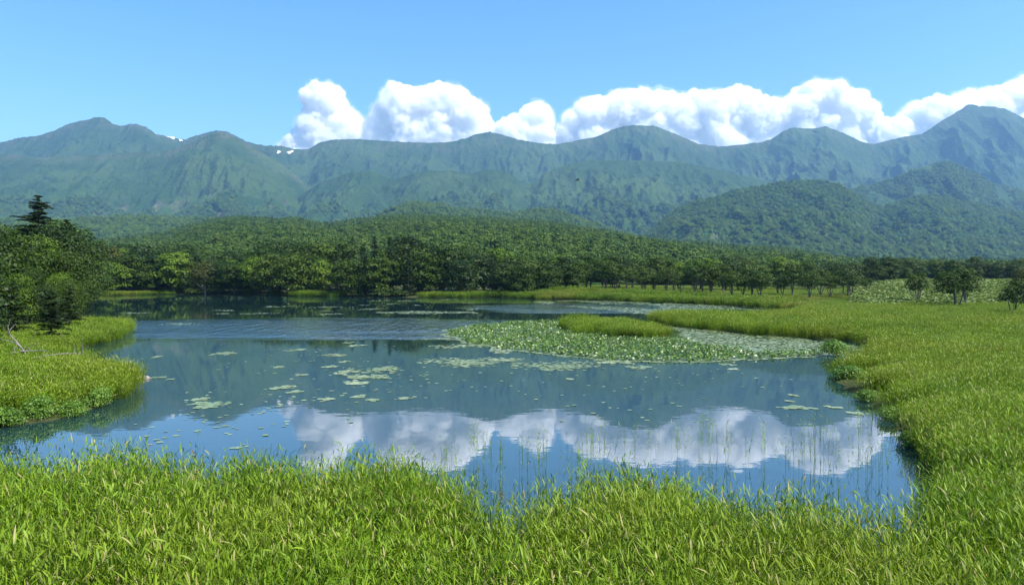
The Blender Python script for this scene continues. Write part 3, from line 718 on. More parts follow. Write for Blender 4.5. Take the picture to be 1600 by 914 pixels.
# ------------------------------------------------------------------ scattering for what nobody could count
def scatter(name, P, rot, scl, idx, meshes, label=None, cat=None):
    col = bpy.data.collections.new(name + '_kinds')
    for k, me in enumerate(meshes):
        col.objects.link(bpy.data.objects.new('%s_kind_%02d' % (name, k), me))
    pm = bpy.data.meshes.new(name); n = len(P)
    pm.vertices.add(n); pm.vertices.foreach_set('co', np.asarray(P, np.float32).ravel())
    for nm, v in (('rot', rot), ('scl', scl)):
        a = pm.attributes.new(nm, 'FLOAT_VECTOR', 'POINT'); a.data.foreach_set('vector', np.asarray(v, np.float32).ravel())
    a = pm.attributes.new('kind', 'INT', 'POINT'); a.data.foreach_set('value', np.asarray(idx, np.int32))
    o = obj(name, pm); tag(o, label, cat, kind='stuff')
    ng = bpy.data.node_groups.new(name, 'GeometryNodeTree')
    ng.interface.new_socket('Geometry', in_out='INPUT', socket_type='NodeSocketGeometry'); ng.interface.new_socket('Geometry', in_out='OUTPUT', socket_type='NodeSocketGeometry')
    gi, go = ng.nodes.new('NodeGroupInput'), ng.nodes.new('NodeGroupOutput')
    ip = ng.nodes.new('GeometryNodeInstanceOnPoints'); ci = ng.nodes.new('GeometryNodeCollectionInfo')
    ci.inputs['Collection'].default_value = col; ci.inputs['Separate Children'].default_value = True; ci.inputs['Reset Children'].default_value = True
    ip.inputs['Pick Instance'].default_value = True
    def na(nm, t):
        q = ng.nodes.new('GeometryNodeInputNamedAttribute'); q.data_type = t; q.inputs['Name'].default_value = nm; return q.outputs['Attribute']
    ng.links.new(gi.outputs[0], ip.inputs['Points']); ng.links.new(ci.outputs[0], ip.inputs['Instance'])
    ng.links.new(na('kind', 'INT'), ip.inputs['Instance Index']); ng.links.new(na('rot', 'FLOAT_VECTOR'), ip.inputs['Rotation']); ng.links.new(na('scl', 'FLOAT_VECTOR'), ip.inputs['Scale'])
    ng.links.new(ip.outputs[0], go.inputs[0])
    md = o.modifiers.new('scatter', 'NODES'); md.node_group = ng
    return o

def rots(n, rng, tilt=0.0):
    return np.stack([rng.normal(0, tilt, n) if tilt else np.zeros(n), rng.normal(0, tilt, n) if tilt else np.zeros(n), rng.uniform(0, 2 * np.pi, n)], 1)

# ------------------------------------------------------------------ forest on the hills (reads as one mass)
def hill_forest():
    rng = np.random.default_rng(21)
    kinds = []
    for k in range(5):
        H = rng.uniform(9, 12); t, c = broadleaf('t', rng, H, rng.uniform(8, 10.5), 1.0, 11, 420, 1.5, M['hill_leaf'], M['bark']); kinds.append(c)
    for k in range(2):
        t, c = conifer('t', rng, 13, 5.0, .8, 13, 6, M['spruce'], 0, .5, 1.1); kinds.append(c)
    far_kinds = []
    for c in kinds[:5]:
        c2 = c.copy(); c2.materials.clear(); c2.materials.append(M['foothill_leaf']); far_kinds.append(c2)
    far_kinds += kinds[5:]
    def go(name, ridge, n, tmin, tmax, u0, u1, s0, s1, con, ymin=0):
        X, Y, Z = ridge.sample(int(n * 3.2), rng, tmin, tmax)
        keep = (rng.random(len(X)) < Y / Y.max()) & (fbm(X / 220, Y / 380 + 3, octv=3) > (-.9 if ridge in (hill, foot_l, foot_r) else -.18)) & (X / Y > u0) & (X / Y < u1) & (Y > ymin)
        X, Y, Z = X[keep][:n], Y[keep][:n], Z[keep][:n]; m = len(X)
        s = rng.uniform(s0, s1, m) * (1 + .25 * vnoise(X / 60, Y / 60))
        cf = (Y > 620) & (rng.random(m) < con * (1 + 1.2 * vnoise(X / 90, Y / 90 + 7))); idx = np.where(cf, 5 + rng.integers(0, 2, m), rng.integers(0, 5, m))
        scl = np.stack([s, s, s * rng.uniform(.60, .95, m)], 1); scl[cf] *= np.array((.95, .95, 1.35))
        scatter(name, np.stack([X, Y, Z - 1.0], 1), rots(m, rng), scl, idx, kinds if ridge is hill else far_kinds)
        return m
    go('hill_woodland', hill, 44000, 0.0, 1.0, -.84, .84, .55, .95, .045)
    go('low_foothill_woodland', foot_l, 15000, 0.25, 1.0, -.84, .45, .85, 1.35, .05)
    go('spur_woodland', left_m, 13000, 0.05, 0.62, -.80, .0, 1.3, 2.3, .02)
    go('shoulder_woodland', shoulder, 11000, 0.05, 0.7, -.30, .50, 1.2, 2.1, .02)
    go('foothill_woodland', foot_r, 22000, 0.1, 1.0, .0, .84, .75, 1.35, .03)
    go('cone_hill_woodland', cone, 20000, 0.25, 1.0, .2, .84, .9, 1.6, .02)
hill_forest()

# ------------------------------------------------------------------ trees one can tell apart
rng = np.random.default_rng(5)
KIND = {}
def template(key, name, meshes): KIND[key] = (name, meshes)
for k in range(5):
    H = 12; template('oak%d' % k, 'broadleaf_tree', broadleaf('b', rng, H, rng.uniform(8.0, 10.5), 0.7, 15, 4600, .55, M['oak'], M['bark']))
for k in range(2):
    template('light%d' % k, 'broadleaf_tree', broadleaf('b', rng, 12, rng.uniform(8, 9.5), 0.7, 14, 4200, .55, M['oak_light'], M['bark']))
for k in range(3):
    template('dark%d' % k, 'broadleaf_tree', broadleaf('b', rng, 12, rng.uniform(8.5, 10.5), 0.5, 16, 5200, .52, M['oak_dark'], M['bark']))
template('brown0', 'broadleaf_tree', broadleaf('b', rng, 12, 9, 1.6, 18, 2600, .5, M['oak_brown'], M['birch']))
for k in range(3):
    template('fir%d' % k, 'conifer_tree', conifer('c', rng, 16, rng.uniform(5.2, 6.6), .8, 24, 8, M['spruce'], 0, .9, .75))
for k in range(4):   # open, low-branched trees of the meadow edge
    template('open%d' % k, 'meadow_tree', broadleaf('o', rng, 8, rng.uniform(5.6, 7.2), 3.1, 13, 2100, .42, M['oak'], M['bark'], 1.2, False, 2 + k % 2, .10))
for k in range(4):   # near, finely leaved
    template('near%d' % k, 'broadleaf_tree', broadleaf('n', rng, 11, rng.uniform(8.5, 10.0), .6, 22, 11000, .30, M[('oak_dark', 'oak', 'oak', 'oak_light')[k]], M['bark']))

def plant(key, X, Y, h, label, group, cat='tree', rz=None, wide=1.0, name=None, z=None):
    nm, (tm, cm) = KIND[key]
    zz = float(ground_z(np.array([X]), np.array([Y]))[0]) if z is None else z
    o = empty(name or nm, (X, Y, zz - .05), random.uniform(0, 6.28) if rz is None else rz)
    top = max(v[2] for v in cm.vertices[0:0]) if False else TOPS[key]
    s = h / top; o.scale = (s * wide, s * wide, s)
    obj('trunk', tm, o); obj('crown', cm, o)
    tag(o, label, cat, group); return o
TOPS = {}
for k, (nm, (tm, cm)) in KIND.items():
    P = np.empty(len(cm.vertices) * 3, np.float32); cm.vertices.foreach_get('co', P); TOPS[k] = float(P.reshape(-1, 3)[:, 2].max())

def by_px(px, Y, ytop):
    """x position and height of a tree whose top is at row ytop when it stands at distance Y"""
    X = (px - 800) / F * Y; z = float(ground_z(np.array([X]), np.array([float(Y)]))[0])
    return X, (HOR - ytop) * Y / F + CAM_H - z

ORD = 'first second third fourth fifth sixth seventh eighth ninth tenth eleventh twelfth thirteenth fourteenth fifteenth sixteenth seventeenth eighteenth nineteenth twentieth'.split()
def nth(i):
    if i < 20: return ORD[i]
    if i == 29: return 'thirtieth'
    return ('twenty-' if i < 29 else 'thirty-') + ORD[(i - 20) % 10]
# wood along the far shore
tr = random.Random(3)
top_px = [120, 180, 240, 270, 300, 340, 370, 420, 470, 520, 560, 600, 640, 690, 740, 780, 820, 900]
top_y = [380, 378, 380, 368, 372, 384, 386, 378, 374, 372, 376, 374, 372, 378, 380, 388, 402, 408]
SHX = np.array([p[0] / p[1] * F + 800 for p in far_shore])[::-1]; SHY = np.array([p[1] for p in far_shore])[::-1]
def wood_row(Y0, dY, x0, x1, step, dy, kinds, where):
    px = x0; i = 0
    while px < x1:
        strip = 120 < px < 270 or 455 < px < 535 or px > 650
        Y = float(np.interp(px, SHX, SHY)) + Y0 + tr.uniform(-dY, dY) + (4.5 if strip else 0); yt = float(np.interp(px, top_px, top_y)) + dy + tr.uniform(-8, 14)
        k = tr.choice(kinds); con = 510 < px < 775 and tr.random() < .50 or (200 < px < 260 and tr.random() < .15)
        if con: k = tr.choice(['fir0', 'fir1', 'fir2']); yt -= tr.uniform(2, 9)
        X, h = by_px(px, Y, yt)
        word = {'o': 'green broadleaf tree', 'l': 'pale green broadleaf tree', 'd': 'dark green broadleaf tree', 'b': 'brownish thinning broadleaf tree', 'f': 'dark pointed conifer'}[k[0]]
        plant(k, X, Y, h, '%s, %s from left in the %s row of the far wood' % (word, nth(i), where), '%s row of the far shore wood' % where, wide=tr.uniform(.95, 1.35) if not con else tr.uniform(.9, 1.15))
        px += step * tr.uniform(.7, 1.3); i += 1
mix = ['oak0', 'oak1', 'oak2', 'oak3', 'dark0', 'dark1', 'dark2', 'dark0', 'light1', 'dark2', 'oak4', 'light0', 'brown0', 'light1']
wood_row(3.5, 1.2, 128, 800, 25, 22, mix, 'front')
wood_row(13, 4, 120, 830, 24, 8, mix, 'second')
wood_row(32, 7, 110, 860, 23, 0, mix[:11], 'back')

# row of open trees behind the reed belt
def open_row(n, x0, x1, Y0, Y1, y0, y1, keys, lab, grp):
    for i in range(n):
        px = x0 + (x1 - x0) * (i + tr.uniform(.1, .9)) / n; Y = Y0 + (Y1 - Y0) * (px - x0) / (x1 - x0) + tr.uniform(-12, 9)
        yt = y0 + (y1 - y0) * (px - x0) / (x1 - x0) + tr.uniform(-8, 13)
        X, h = by_px(px, Y, yt); plant(tr.choice(keys), X, Y, h, lab % nth(i), grp, wide=tr.uniform(.95, 1.25))
open_row(13, 790, 1010, 186, 182, 405, 412, ['open0', 'open1', 'open2', 'open3', 'oak1', 'dark1'], 'rounded tree, %s from the left in the close row behind the reed belt', 'left part of the row behind the reed belt')
open_row(13, 1000, 1200, 182, 165, 416, 416, ['open0', 'open1', 'open2', 'open3'], 'small spreading tree, %s from the left in the middle of the meadow edge row', 'middle part of the row behind the reed belt')
open_row(9, 1200, 1360, 165, 158, 420, 424, ['open0', 'open1', 'open2', 'open3'], 'small open tree, %s from the left where the meadow row thins out', 'right part of the row behind the reed belt')
open_row(22, 800, 1200, 215, 205, 402, 404, ['oak0', 'oak2', 'oak3', 'oak4', 'dark0', 'light0', 'open0'], 'taller broadleaf tree, %s from the left behind the open meadow row', 'taller trees behind the open row')
open_row(16, 1150, 1420, 235, 260, 404, 408, ['oak0', 'oak2', 'dark2', 'oak4', 'dark0', 'light0'], 'broadleaf tree, %s from the left at the foot of the low wood', 'trees at the foot of the low wood')
open_row(26, 1380, 1720, 275, 290, 406, 408, ['oak0', 'dark2', 'dark1', 'dark0', 'oak3'], 'dark tree, %s from the left in the flat wood beyond the pale meadow', 'dark trees beyond the pale meadow')
X, h = by_px(1325, 150, 421); plant('open1', X, 150, h, 'small tree standing apart at the right end of the tree row', None, wide=1.0)
X, h = by_px(1434, 122, 423); plant('open3', X, 122, h, 'slim lone tree on the pale meadow left of the spreading tree', None, wide=.85)
X, h = by_px(1494, 98, 416); plant('open2', X, 98, h, 'spreading lone tree with two stems on the right meadow', None, wide=1.15)
X, h = by_px(1512, 112, 416); plant('open0', X, 112, h, 'darker tree close behind the spreading lone tree', None, wide=1.0)
X, h = by_px(1582, 80, 436); plant('open1', X, 80, h, 'thin-stemmed young tree nearest at the right edge of the meadow', None, wide=.9)
X, h = by_px(1602, 118, 418); plant('brown0', X, 118, h, 'brownish tree cut by the right edge of the picture', None, wide=1.0)

# the near wood on the left bank
LEFT = ((-70, 88, 352, 1.1), (-20, 100, 350, 1.1), (22, 84, 366, 1.1), (60, 92, 372, 1.1), (98, 96, 352, 1.0), (112, 88, 392, .9), (40, 110, 352, 1.1), (86, 112, 346, 1.1), (122, 120, 372, .8),
                                    (0, 72, 408, 1.0), (46, 74, 420, .95), (92, 80, 428, .8), (-130, 92, 350, 1.2), (-60, 70, 400, 1.1), (128, 132, 384, .9), (20, 62, 428, 1.0), (66, 63, 447, .9), (-34, 60, 420, 1.0), (108, 72, 436, .75))
for i, (px, Y, yt, w) in enumerate(LEFT):
    X, h = by_px(px, Y, yt - (6 if yt < 380 else 4))
    lab = ('tall dark broadleaf tree, %s from the left in the near wood on the left bank' if yt < 380 else 'lower leafy tree, %s from the left along the front of the left bank wood')
    same = sorted(q[0] for q in LEFT if (q[2] < 380) == (yt < 380)); plant('near%d' % (i % 4), X, Y, h, lab % nth(same.index(px)), 'near wood on the left bank, ' + ('tall trees' if yt < 380 else 'front trees'), wide=w)
KIND['tallfir'] = ('conifer_tree', conifer('c', rng, 16, 13.5, 2.0, 22, 10, M['spruce'], .35, 4.5, .42)); KIND['smallfir'] = ('conifer_tree', conifer('c', rng, 4.5, 3.1, .6, 14, 8, M['spruce'], .5, 4.0, .20))
for k in ('tallfir', 'smallfir'):
    cm = KIND[k][1][1]; TOPS[k] = max(v.co.z for v in cm.vertices)
X, h = by_px(-92, 44, 318); plant('near0', X, 44, h, 'broadleaf tree overhanging the inlet at the left edge, mirrored in its dark water', None, wide=1.0)
X, h = by_px(-190, 38, 300); plant('near1', X, 38, h, 'broadleaf tree behind the one overhanging the inlet, beyond the left edge', None, wide=1.0)
X, h = by_px(60, 106, 304); plant('tallfir', X, 106, h, 'tall flat-tiered conifer rising above the near wood on the left', None)
X, h = by_px(104, 108, 342); plant('tallfir', X, 108, h, 'shorter conifer just right of the tall flat-tiered one', None, wide=1.0)
X, h = by_px(80, 52, 452); plant('smallfir', X, 52, h, 'small open conifer standing on the left grassy bank', None)
X, h = by_px(18, 56, 440); plant('smallfir', X, 56, h, 'small conifer at the left edge beside the fallen trunk', None, wide=1.1)
X, h = by_px(108, 62, 446); plant('smallfir', X, 62, h, 'slender young conifer leaning out right of the small open one', None, wide=.9)

# shrubs
KIND['shrub0'] = ('shrub', broadleaf('s', rng, 1.1, 2.0, .05, 22, 2600, .11, M['shrub'], M['bark'], 1.0, True)); KIND['shrub1'] = ('shrub', broadleaf('s', rng, .9, 1.8, .02, 18, 2000, .11, M['shrub'], M['bark'], 1.0, True))
KIND['bush0'] = ('shrub', broadleaf('s', rng, 1.1, 2.0, .05, 14, 1600, .17, M['oak_dark'], M['bark'], 1.0, True))
for k in ('shrub0', 'shrub1', 'bush0'): TOPS[k] = max(v.co.z for v in KIND[k][1][1].vertices)
SHRUBS = []
def shrub(px, py, h, w, label, group=None, key='shrub0'):
    X, Y = g2(px, py); SHRUBS.append((X, Y, 1.0 * w)); plant(key, X, Y, h, label, group, 'shrub', wide=w, z=0.0)
shrub(1306, 557, 1.2, 1.05, 'round green shrub at the right end of the lily mat')
shrub(1326, 594, .9, 1.35, 'low leafy shrub on the bank just below the round shrub', key='shrub1')
for px, py, h, w in ((-30, 670, 1.1, .9), (15, 665, .75, .9), (62, 655, 1.0, .75), (112, 650, .7, .95), (152, 636, .95, .7)):
    shrub(px, py, h, w, 'low broad-leaved shrub, %s from the left on the front edge of the left bank' % nth([-30, 15, 62, 112, 152].index(px)), 'shrubs along the left bank edge', 'shrub1')
for px, py, h, w in ((1352, 626, .6, 1.1), (1392, 656, .6, 1.0), (1425, 696, .65, .9)):
    shrub(px, py, h, w, 'dark leafy tuft overhanging the water by the right bank, %s from the left' % nth([1352, 1392, 1425].index(px)), 'leafy tufts along the right bank', 'shrub1')
for px, Yd, h in ((560, 183, 2.0), (600, 181, 2.4), (625, 179, 1.8), (300, 204, 2.0), (340, 203, 2.2), (390, 198, 1.8), (430, 190, 2.0)):
    plant('bush0', (px - 800) / F * Yd, Yd, h, 'rounded bush at the far water line under the trees, %s from the left' % nth(sorted([560, 600, 625, 300, 340, 390, 430]).index(px)), 'bushes at the far water line', 'shrub', wide=1.5)

# ------------------------------------------------------------------ reeds, sedge and meadow
def jitter(x0, x1, y0, y1, s, rng):
    X, Y = np.meshgrid(np.arange(x0, x1, s), np.arange(y0, y1, s)); X = X.ravel() + rng.uniform(-.5, .5, X.size) * s; Y = Y.ravel() + rng.uniform(-.5, .5, Y.size) * s
    return X, Y

def marsh():
    rng = np.random.default_rng(8)
    nearK = [reed_patch('n', rng, 76, 1.0, .95, 1.5, 9, .27, .018, M['reed']) for k in range(6)] + [reed_patch('n', rng, 66, 1.0, .9, 1.45, 9, .27, .022, M['reed'], lean=.2) for k in range(2)]
    nearK += [reed_patch('n', rng, 14, 1.0, .8, 1.35, 6, .24, .014, M['straw'], lean=.3) for k in range(2)] + [reed_patch('n', rng, 10, .8, 1.2, 1.75, 9, .30, .022, M['reed'], lean=.1) for k in range(2)]
    edgeK = [reed_patch('e', rng, 9, .7, .9, 1.6, 7, .26, .017, M['reed'], plume=.14) for k in range(3)] + [reed_patch('e', rng, 4, .5, 1.0, 1.7, 6, .22, .015, M['reed'], plume=.22) for k in range(2)]
    midK = [reed_patch('m', rng, 150, 1.4, .55, 1.0, 5, .27, .022, M['sedge'], lean=.22, stalkw=.02) for k in range(5)]
    farK = [reed_patch('f', rng, 150, 2.6, .9, 1.5, 3, .55, .06, M['reed_far'], lean=.15, stalkw=.05) for k in range(4)]
    # foreground
    X, Y = jitter(-22, 24, 6.5, 24, .47, rng); sd = land_sd(X, Y); ok = (sd > .05) & (np.abs(X) < .84 * Y + 2)
    right = (X > .42 * Y) & (Y > 13.5)
    X, Y, sd, right = X[ok], Y[ok], sd[ok], right[ok]
    h = 1.0 + .22 * vnoise(X * .35, Y * .35) + .08 * vnoise(X * 1.3, Y * 1.3); h = np.where(right, h * .78, h)
    Z = ground_z(X, Y); n = len(X); s = rng.uniform(.92, 1.1, n)
    cl = vnoise(X * .22 + 9, Y * .22); r = rng.random(n)
    kind = np.where(r < .10 + .10 * cl, 8 + rng.integers(0, 2, n), np.where(r > .93 - .05 * cl, 10 + rng.integers(0, 2, n), rng.integers(0, 8, n)))
    scatter('near_reeds', np.stack([X, Y, Z], 1), rots(n, rng, .05), np.stack([s, s, h * s], 1), kind, nearK)
    # stems thinning out into the water
    X, Y = jitter(-22, 12, 7, 20, .42, rng); sd = land_sd(X, Y); clump = .5 + .8 * vnoise(X * .5 + 3, Y * .5)
    ok = (sd < .25) & (sd > -1.7) & (np.abs(X) < .84 * Y + 2) & (rng.random(len(X)) < np.exp(np.minimum(sd, 0) * 1.8) * np.clip(clump + .25, .1, 1)) & (X < .50 * Y)
    X, Y = X[ok], Y[ok]; n = len(X); s = rng.uniform(.75, 1.05, n)
    scatter('shore_reeds', np.stack([X, Y, np.zeros(n)], 1), rots(n, rng, .05), np.stack([s, s, s], 1), rng.integers(0, 5, n), edgeK)
    # right meadow, left tongues, island, peninsula
    X, Y = jitter(-75, 85, 22, 104, .85, rng); sd = land_sd(X, Y); ok = (sd > .05) & (np.abs(X) < .84 * Y + 3)
    X, Y, sd = X[ok], Y[ok], sd[ok]
    px = 800 + F * X / Y
    h = np.where(px < 400, .72 + .35 * sstep(150, 205, px), np.where((px > 850) & (px < 1100) & (Y < 74), .74, np.where(Y > 58, 1.0, .84)))
    h = h * np.where(px < 400, 1 + .4 * vnoise(X * .6, Y * .6 + 2), 1) * (1 + .22 * vnoise(X * .25, Y * .25) + .1 * vnoise(X * 1.1, Y * 1.1)); n = len(X); s = rng.uniform(.9, 1.2, n)
    keep = ~((px < 130) & (Y > 62))
    for (sx, sy, sr) in SHRUBS: keep &= ~((np.hypot(X - sx, Y - sy) < sr + .5) | ((np.abs(X - sx * Y / sy) < sr) & (Y < sy + .6) & (Y > sy - 3)))
    X, Y, h, s = X[keep], Y[keep], h[keep], s[keep]; n = len(X)
    scatter('sedge_meadow', np.stack([X, Y, ground_z(X, Y)], 1), rots(n, rng, .05), np.stack([s, s, h * s], 1), rng.integers(0, 5, n), midK)
    # far belt
    X, Y = jitter(-150, 230, 96, 275, 1.6, rng); sd = land_sd(X, Y); px = 800 + F * X / Y
    strip = (px > 110) & ~(((px > 272) & (px < 455)) | ((px > 535) & (px < 655))); dark = ~(((px > 120) & (px < 272)) | ((px > 455) & (px < 535)) | (px > 655))
    dep = np.where(px < 790, 9.0, 160.0)
    ok = (sd > -.3) & (sd < dep) & strip & (np.abs(X) < .84 * Y + 3) & (Y > 103)
    X, Y, sd, px, dark = X[ok], Y[ok], sd[ok], px[ok], dark[ok]; n = len(X)
    h = np.where(dark, .22, 1) * np.where(sd < 12, .75, .22) * np.where(px > 1250, .62, 1) * (1 + .25 * vnoise(X * .12, Y * .12)) * np.where(px < 300, .7, 1); s = rng.uniform(.9, 1.2, n)
    scatter('reed_belt', np.stack([X, Y, ground_z(X, Y)], 1), rots(n, rng, .04), np.stack([s, s, h * s], 1), rng.integers(0, 4, n), farK)
    # pale large-leaved plants over the right meadow
    bk = []
    for k in range(3):
        m = 60; c = np.stack([rng.uniform(-1.1, 1.1, m), rng.uniform(-1.1, 1.1, m), rng.uniform(.35, .75, m)], 1); b = MB()
        b.add(*cards(c, unit(np.array((0, 0, 1.0)) + rng.normal(size=(m, 3)) * .45), rng.uniform(.28, .5, m), rng, .95)); bk.append(b.mesh('b', M['butterbur']))
    X, Y = jitter(30, 190, 100, 215, 1.5, rng); px = 800 + F * X / Y
    nz = vnoise(X * .07, Y * .07 + 4)
    ok = (px > 1335) & (land_sd(X, Y) > 14) & (np.abs(X) < .84 * Y) & ((nz > -.05) | (Y > 128)); X, Y = X[ok], Y[ok]; n = len(X); s = rng.uniform(.8, 1.25, n)
    scatter('butterbur_meadow', np.stack([X, Y, ground_z(X, Y)], 1), rots(n, rng, .05), np.stack([s, s, s], 1), rng.integers(0, 3, n), bk)
marsh()

# reed stems standing alone in the open water
def lone_reeds():
    rng = np.random.default_rng(31)
    tm = [reed_patch('reed_clump', rng, m, .35, .8, 1.25, 7, .24, .016, M['reed'], lean=.1) for m in (3, 5, 8, 2)]
    spots = [(1092, 700), (1100, 712), (1108, 704), (1120, 715), (1130, 708), (1078, 716), (1140, 722), (1165, 725), (1060, 712), (1020, 716), (985, 706), (1195, 716), (1000, 728), (950, 714), (930, 724)]
    spots2 = [(1248, 692), (1278, 704), (1262, 728), (1310, 735), (1298, 712), (1330, 700), (1352, 690), (1375, 720), (1390, 748), (1365, 745), (1240, 742), (1280, 756), (1215, 738), (1345, 765)]
    spots3 = [(835, 752), (845, 735), (905, 742), (880, 752), (735, 722), (745, 716), (755, 726), (700, 735), (775, 740), (1440 - 620, 742)]
    for S, lab in ((spots, 'reed clump over the cloud reflection right of centre, %s from the left'), (spots2, 'sparse reed stems in the water beside the right bank, %s from the left'), (spots3, 'thin reed stems in the gap of the near reeds, %s from the left')):
        for i, (px, py) in enumerate(sorted(S)):
            X, Y = g2(px, py); o = obj('reed_clump', tm[int(rng.integers(0, 4))]); o.location = (X, Y, 0); o.rotation_euler = (0, 0, rng.uniform(0, 6)); s = rng.uniform(.75, 1.1); o.scale = (s, s, s)
            tag(o, lab % nth(i), 'reeds', 'lone reeds, ' + lab.split(', %s')[0])
lone_reeds()

# ------------------------------------------------------------------ water lilies
def pad_mesh(C, rad, rng, mb, tilt=.03, z=.008):
    """round floating leaves with the slit of a lily pad"""
    n = len(C); k = 9
    a0 = rng.uniform(0, 2 * np.pi, n); A = a0[:, None] + np.linspace(.16, 2 * np.pi - .16, k)[None]
    nx, ny = rng.normal(0, tilt, n), rng.normal(0, tilt, n)
    x = np.cos(A) * rad[:, None]; y = np.sin(A) * rad[:, None] * rng.uniform(.8, 1, n)[:, None]
    zz = z + rng.uniform(0, .01, n)[:, None] + x * nx[:, None] + y * ny[:, None] + .02 * rad[:, None]
    ring = np.stack([C[:, 0:1] + x, C[:, 1:2] + y, np.maximum(zz, .004)], -1)
    cen = np.stack([C[:, 0], C[:, 1], np.full(n, z + .006)], -1)[:, None]
    V = np.concatenate([cen, ring], 1).reshape(-1, 3); b = np.arange(n)[:, None] * (k + 1)
    tri = np.concatenate([np.stack([b[:, 0], b[:, 0] + j, b[:, 0] + j + 1], 1) for j in range(1, k)])
    mb.add(V, tri, np.repeat(rng.random(n) * .94, k + 1))

def lilies():
    rng = np.random.default_rng(77)
    # rafts of floating pads: centre px, row, half width px, half height px, pads
    raft = [(727, 565, 62, 7, 330), (872, 571, 70, 6.5, 330), (790, 562, 28, 2.5, 60), (955, 566, 28, 2.5, 60), (998, 574, 18, 3, 40), (970, 566, 14, 2, 25), (325, 632, 26, 6, 90), (316, 624, 14, 2, 24),
            (347, 553, 19, 3, 60), (466, 547, 16, 2.2, 40), (525, 555, 20, 2, 40), (559, 540, 14, 1.6, 30), (545, 535, 10, 1.4, 20), (598, 578, 30, 5, 120), (570, 588, 34, 4, 90), (548, 580, 18, 3, 40), (535, 584, 10, 2, 16), (600, 590, 14, 2, 24),
            (558, 598, 20, 3, 50), (440, 606, 16, 3, 36), (458, 612, 12, 2, 22), (470, 586, 8, 1.6, 14), (436, 574, 9, 1.5, 14), (515, 573, 12, 1.6, 22), (540, 565, 8, 1.2, 12), (560, 620, 10, 2.2, 18), (580, 625, 10, 2, 16), (513, 624, 12, 2, 20), (635, 622, 9, 2, 14),
            (212, 489, 22, 1.1, 60), (200, 499, 10, .8, 16), (280, 506, 30, 1.2, 70), (355, 485, 24, .9, 50), (348, 490, 16, .9, 30), (402, 490, 26, 1.1, 70), (432, 479, 24, .9, 50), (510, 480, 34, 1.4, 110), (515, 491, 18, 1.2, 50), (512, 486, 14, .7, 24),
            (578, 483, 24, 1.4, 70), (590, 470, 16, .8, 30), (640, 470, 26, .9, 60), (610, 475, 10, .6, 16), (690, 468, 30, .8, 60), (650, 477, 8, .6, 12), (730, 474, 10, .7, 16), (735, 484, 12, .8, 24), (570, 477, 12, .6, 18), (716, 541, 42, 3, 100), (700, 530, 14, 2, 30), (784, 549, 20, 3, 60), (680, 530, 18, 1.5, 40),
            (1245, 637, 26, 2.6, 44), (1240, 618, 6, 1.4, 8), (1304, 637, 10, 2, 14), (1336, 646, 16, 2, 20), (1140, 570, 14, 1.6, 26), (1145, 577, 8, 1.4, 10), (1235, 627, 5, 1, 6), (890, 592, 4, 1.2, 6), (245, 590, 14, 1.2, 16), (265, 593, 6, 1.5, 8), (205 + 40, 558, 6, 1.5, 8)]
    def where(px, py):
        h = 'far left' if px < 260 else 'left' if px < 470 else 'left of centre' if px < 660 else 'centre' if px < 900 else 'right of centre' if px < 1150 else 'right'
        d = 'near the far shore' if py < 500 else 'on the middle of the lake' if py < 585 else 'on the nearer open water'
        return h, d
    def rkey(px, py, a, b): return ('broad' if a > 40 else 'long thin' if a > 15 and b < 1.5 else 'middling' if a > 15 else 'small',) + where(px, py)
    for (px, py, a, b, n) in raft:
        x0, y0 = g2(px, py); sx = a / F * y0; sy = b * y0 * y0 / (F * CAM_H)
        q = rng.normal(0, .5, (n, 2)); q[:, 1] += .35 * np.sin(q[:, 0] * 3 + px); q = q[np.hypot(q[:, 0], q[:, 1]) < 1.25]
        C = np.stack([q[:, 0] * sx, q[:, 1] * sy], 1)
        mb = MB(); pad_mesh(C, rng.uniform(.07, .13, len(C)) * (1 + y0 / 160), rng, mb)
        size, h, d = key = rkey(px, py, a, b); alike = sorted(r[0] for r in raft if rkey(*r[:4]) == key)
        more = '' if len(alike) < 2 else ', ' + nth(alike.index(px)) + ' there'
        o = obj('lily_pad_raft', mb.mesh('lily_pad_raft', M['lily_pad'])); o.location = (x0, y0, 0)
        tag(o, '%s raft of lily pads %s, %s%s' % (size, d, h, more or (', by the mat edge' if 505 < py < 560 and 660 < px < 800 else '')), 'lily pads', '%s lily rafts %s, %s' % (size, d, h))
    # loose single pads
    mb = MB(); q = []
    for (cx, cy, rx, ry, n) in ((560, 590, 110, 40, 60), (700, 590, 120, 22, 50), (960, 620, 160, 40, 40), (420, 640, 130, 34, 60), (330, 680, 120, 24, 30), (1120, 590, 120, 20, 24), (480, 560, 140, 26, 40)):
        for i in range(n):
            q.append(g2(cx + rng.uniform(-1, 1) * rx, cy + rng.uniform(-1, 1) * ry))
    q = np.array(q); q = q[land_sd(q[:, 0], q[:, 1]) < -.4]
    pad_mesh(q, rng.uniform(.05, .11, len(q)), rng, mb); o = obj('scattered_lily_pads', mb.mesh('scattered_lily_pads', M['lily_pad'])); tag(o, 'single lily pads scattered loosely over the open water', None, kind='stuff')
    # the big mat: raised leaves in front and left, flat pads behind
    green = np.array([g2(*p) for p in ((686, 517), (735, 509), (800, 503), (860, 501), (900, 505), (960, 527), (1060, 529), (1130, 541), (1210, 549), (1290, 551), (1284, 557), (1200, 561), (1110, 566), (1020, 566), (940, 563), (860, 555), (780, 546), (730, 538), (695, 526))])
    pale = np.array([g2(*p) for p in ((1040, 511), (1080, 511), (1150, 520), (1240, 528), (1330, 536), (1345, 548), (1335, 558), (1285, 557), (1200, 552), (1120, 544), (1060, 529), (1064, 520))])
    chan = np.array([g2(*p) for p in ((815, 470), (900, 469), (1000, 472), (1100, 476), (1200, 481), (1240, 485), (1225, 492), (1100, 493), (1010, 492), (960, 485), (880, 478))])
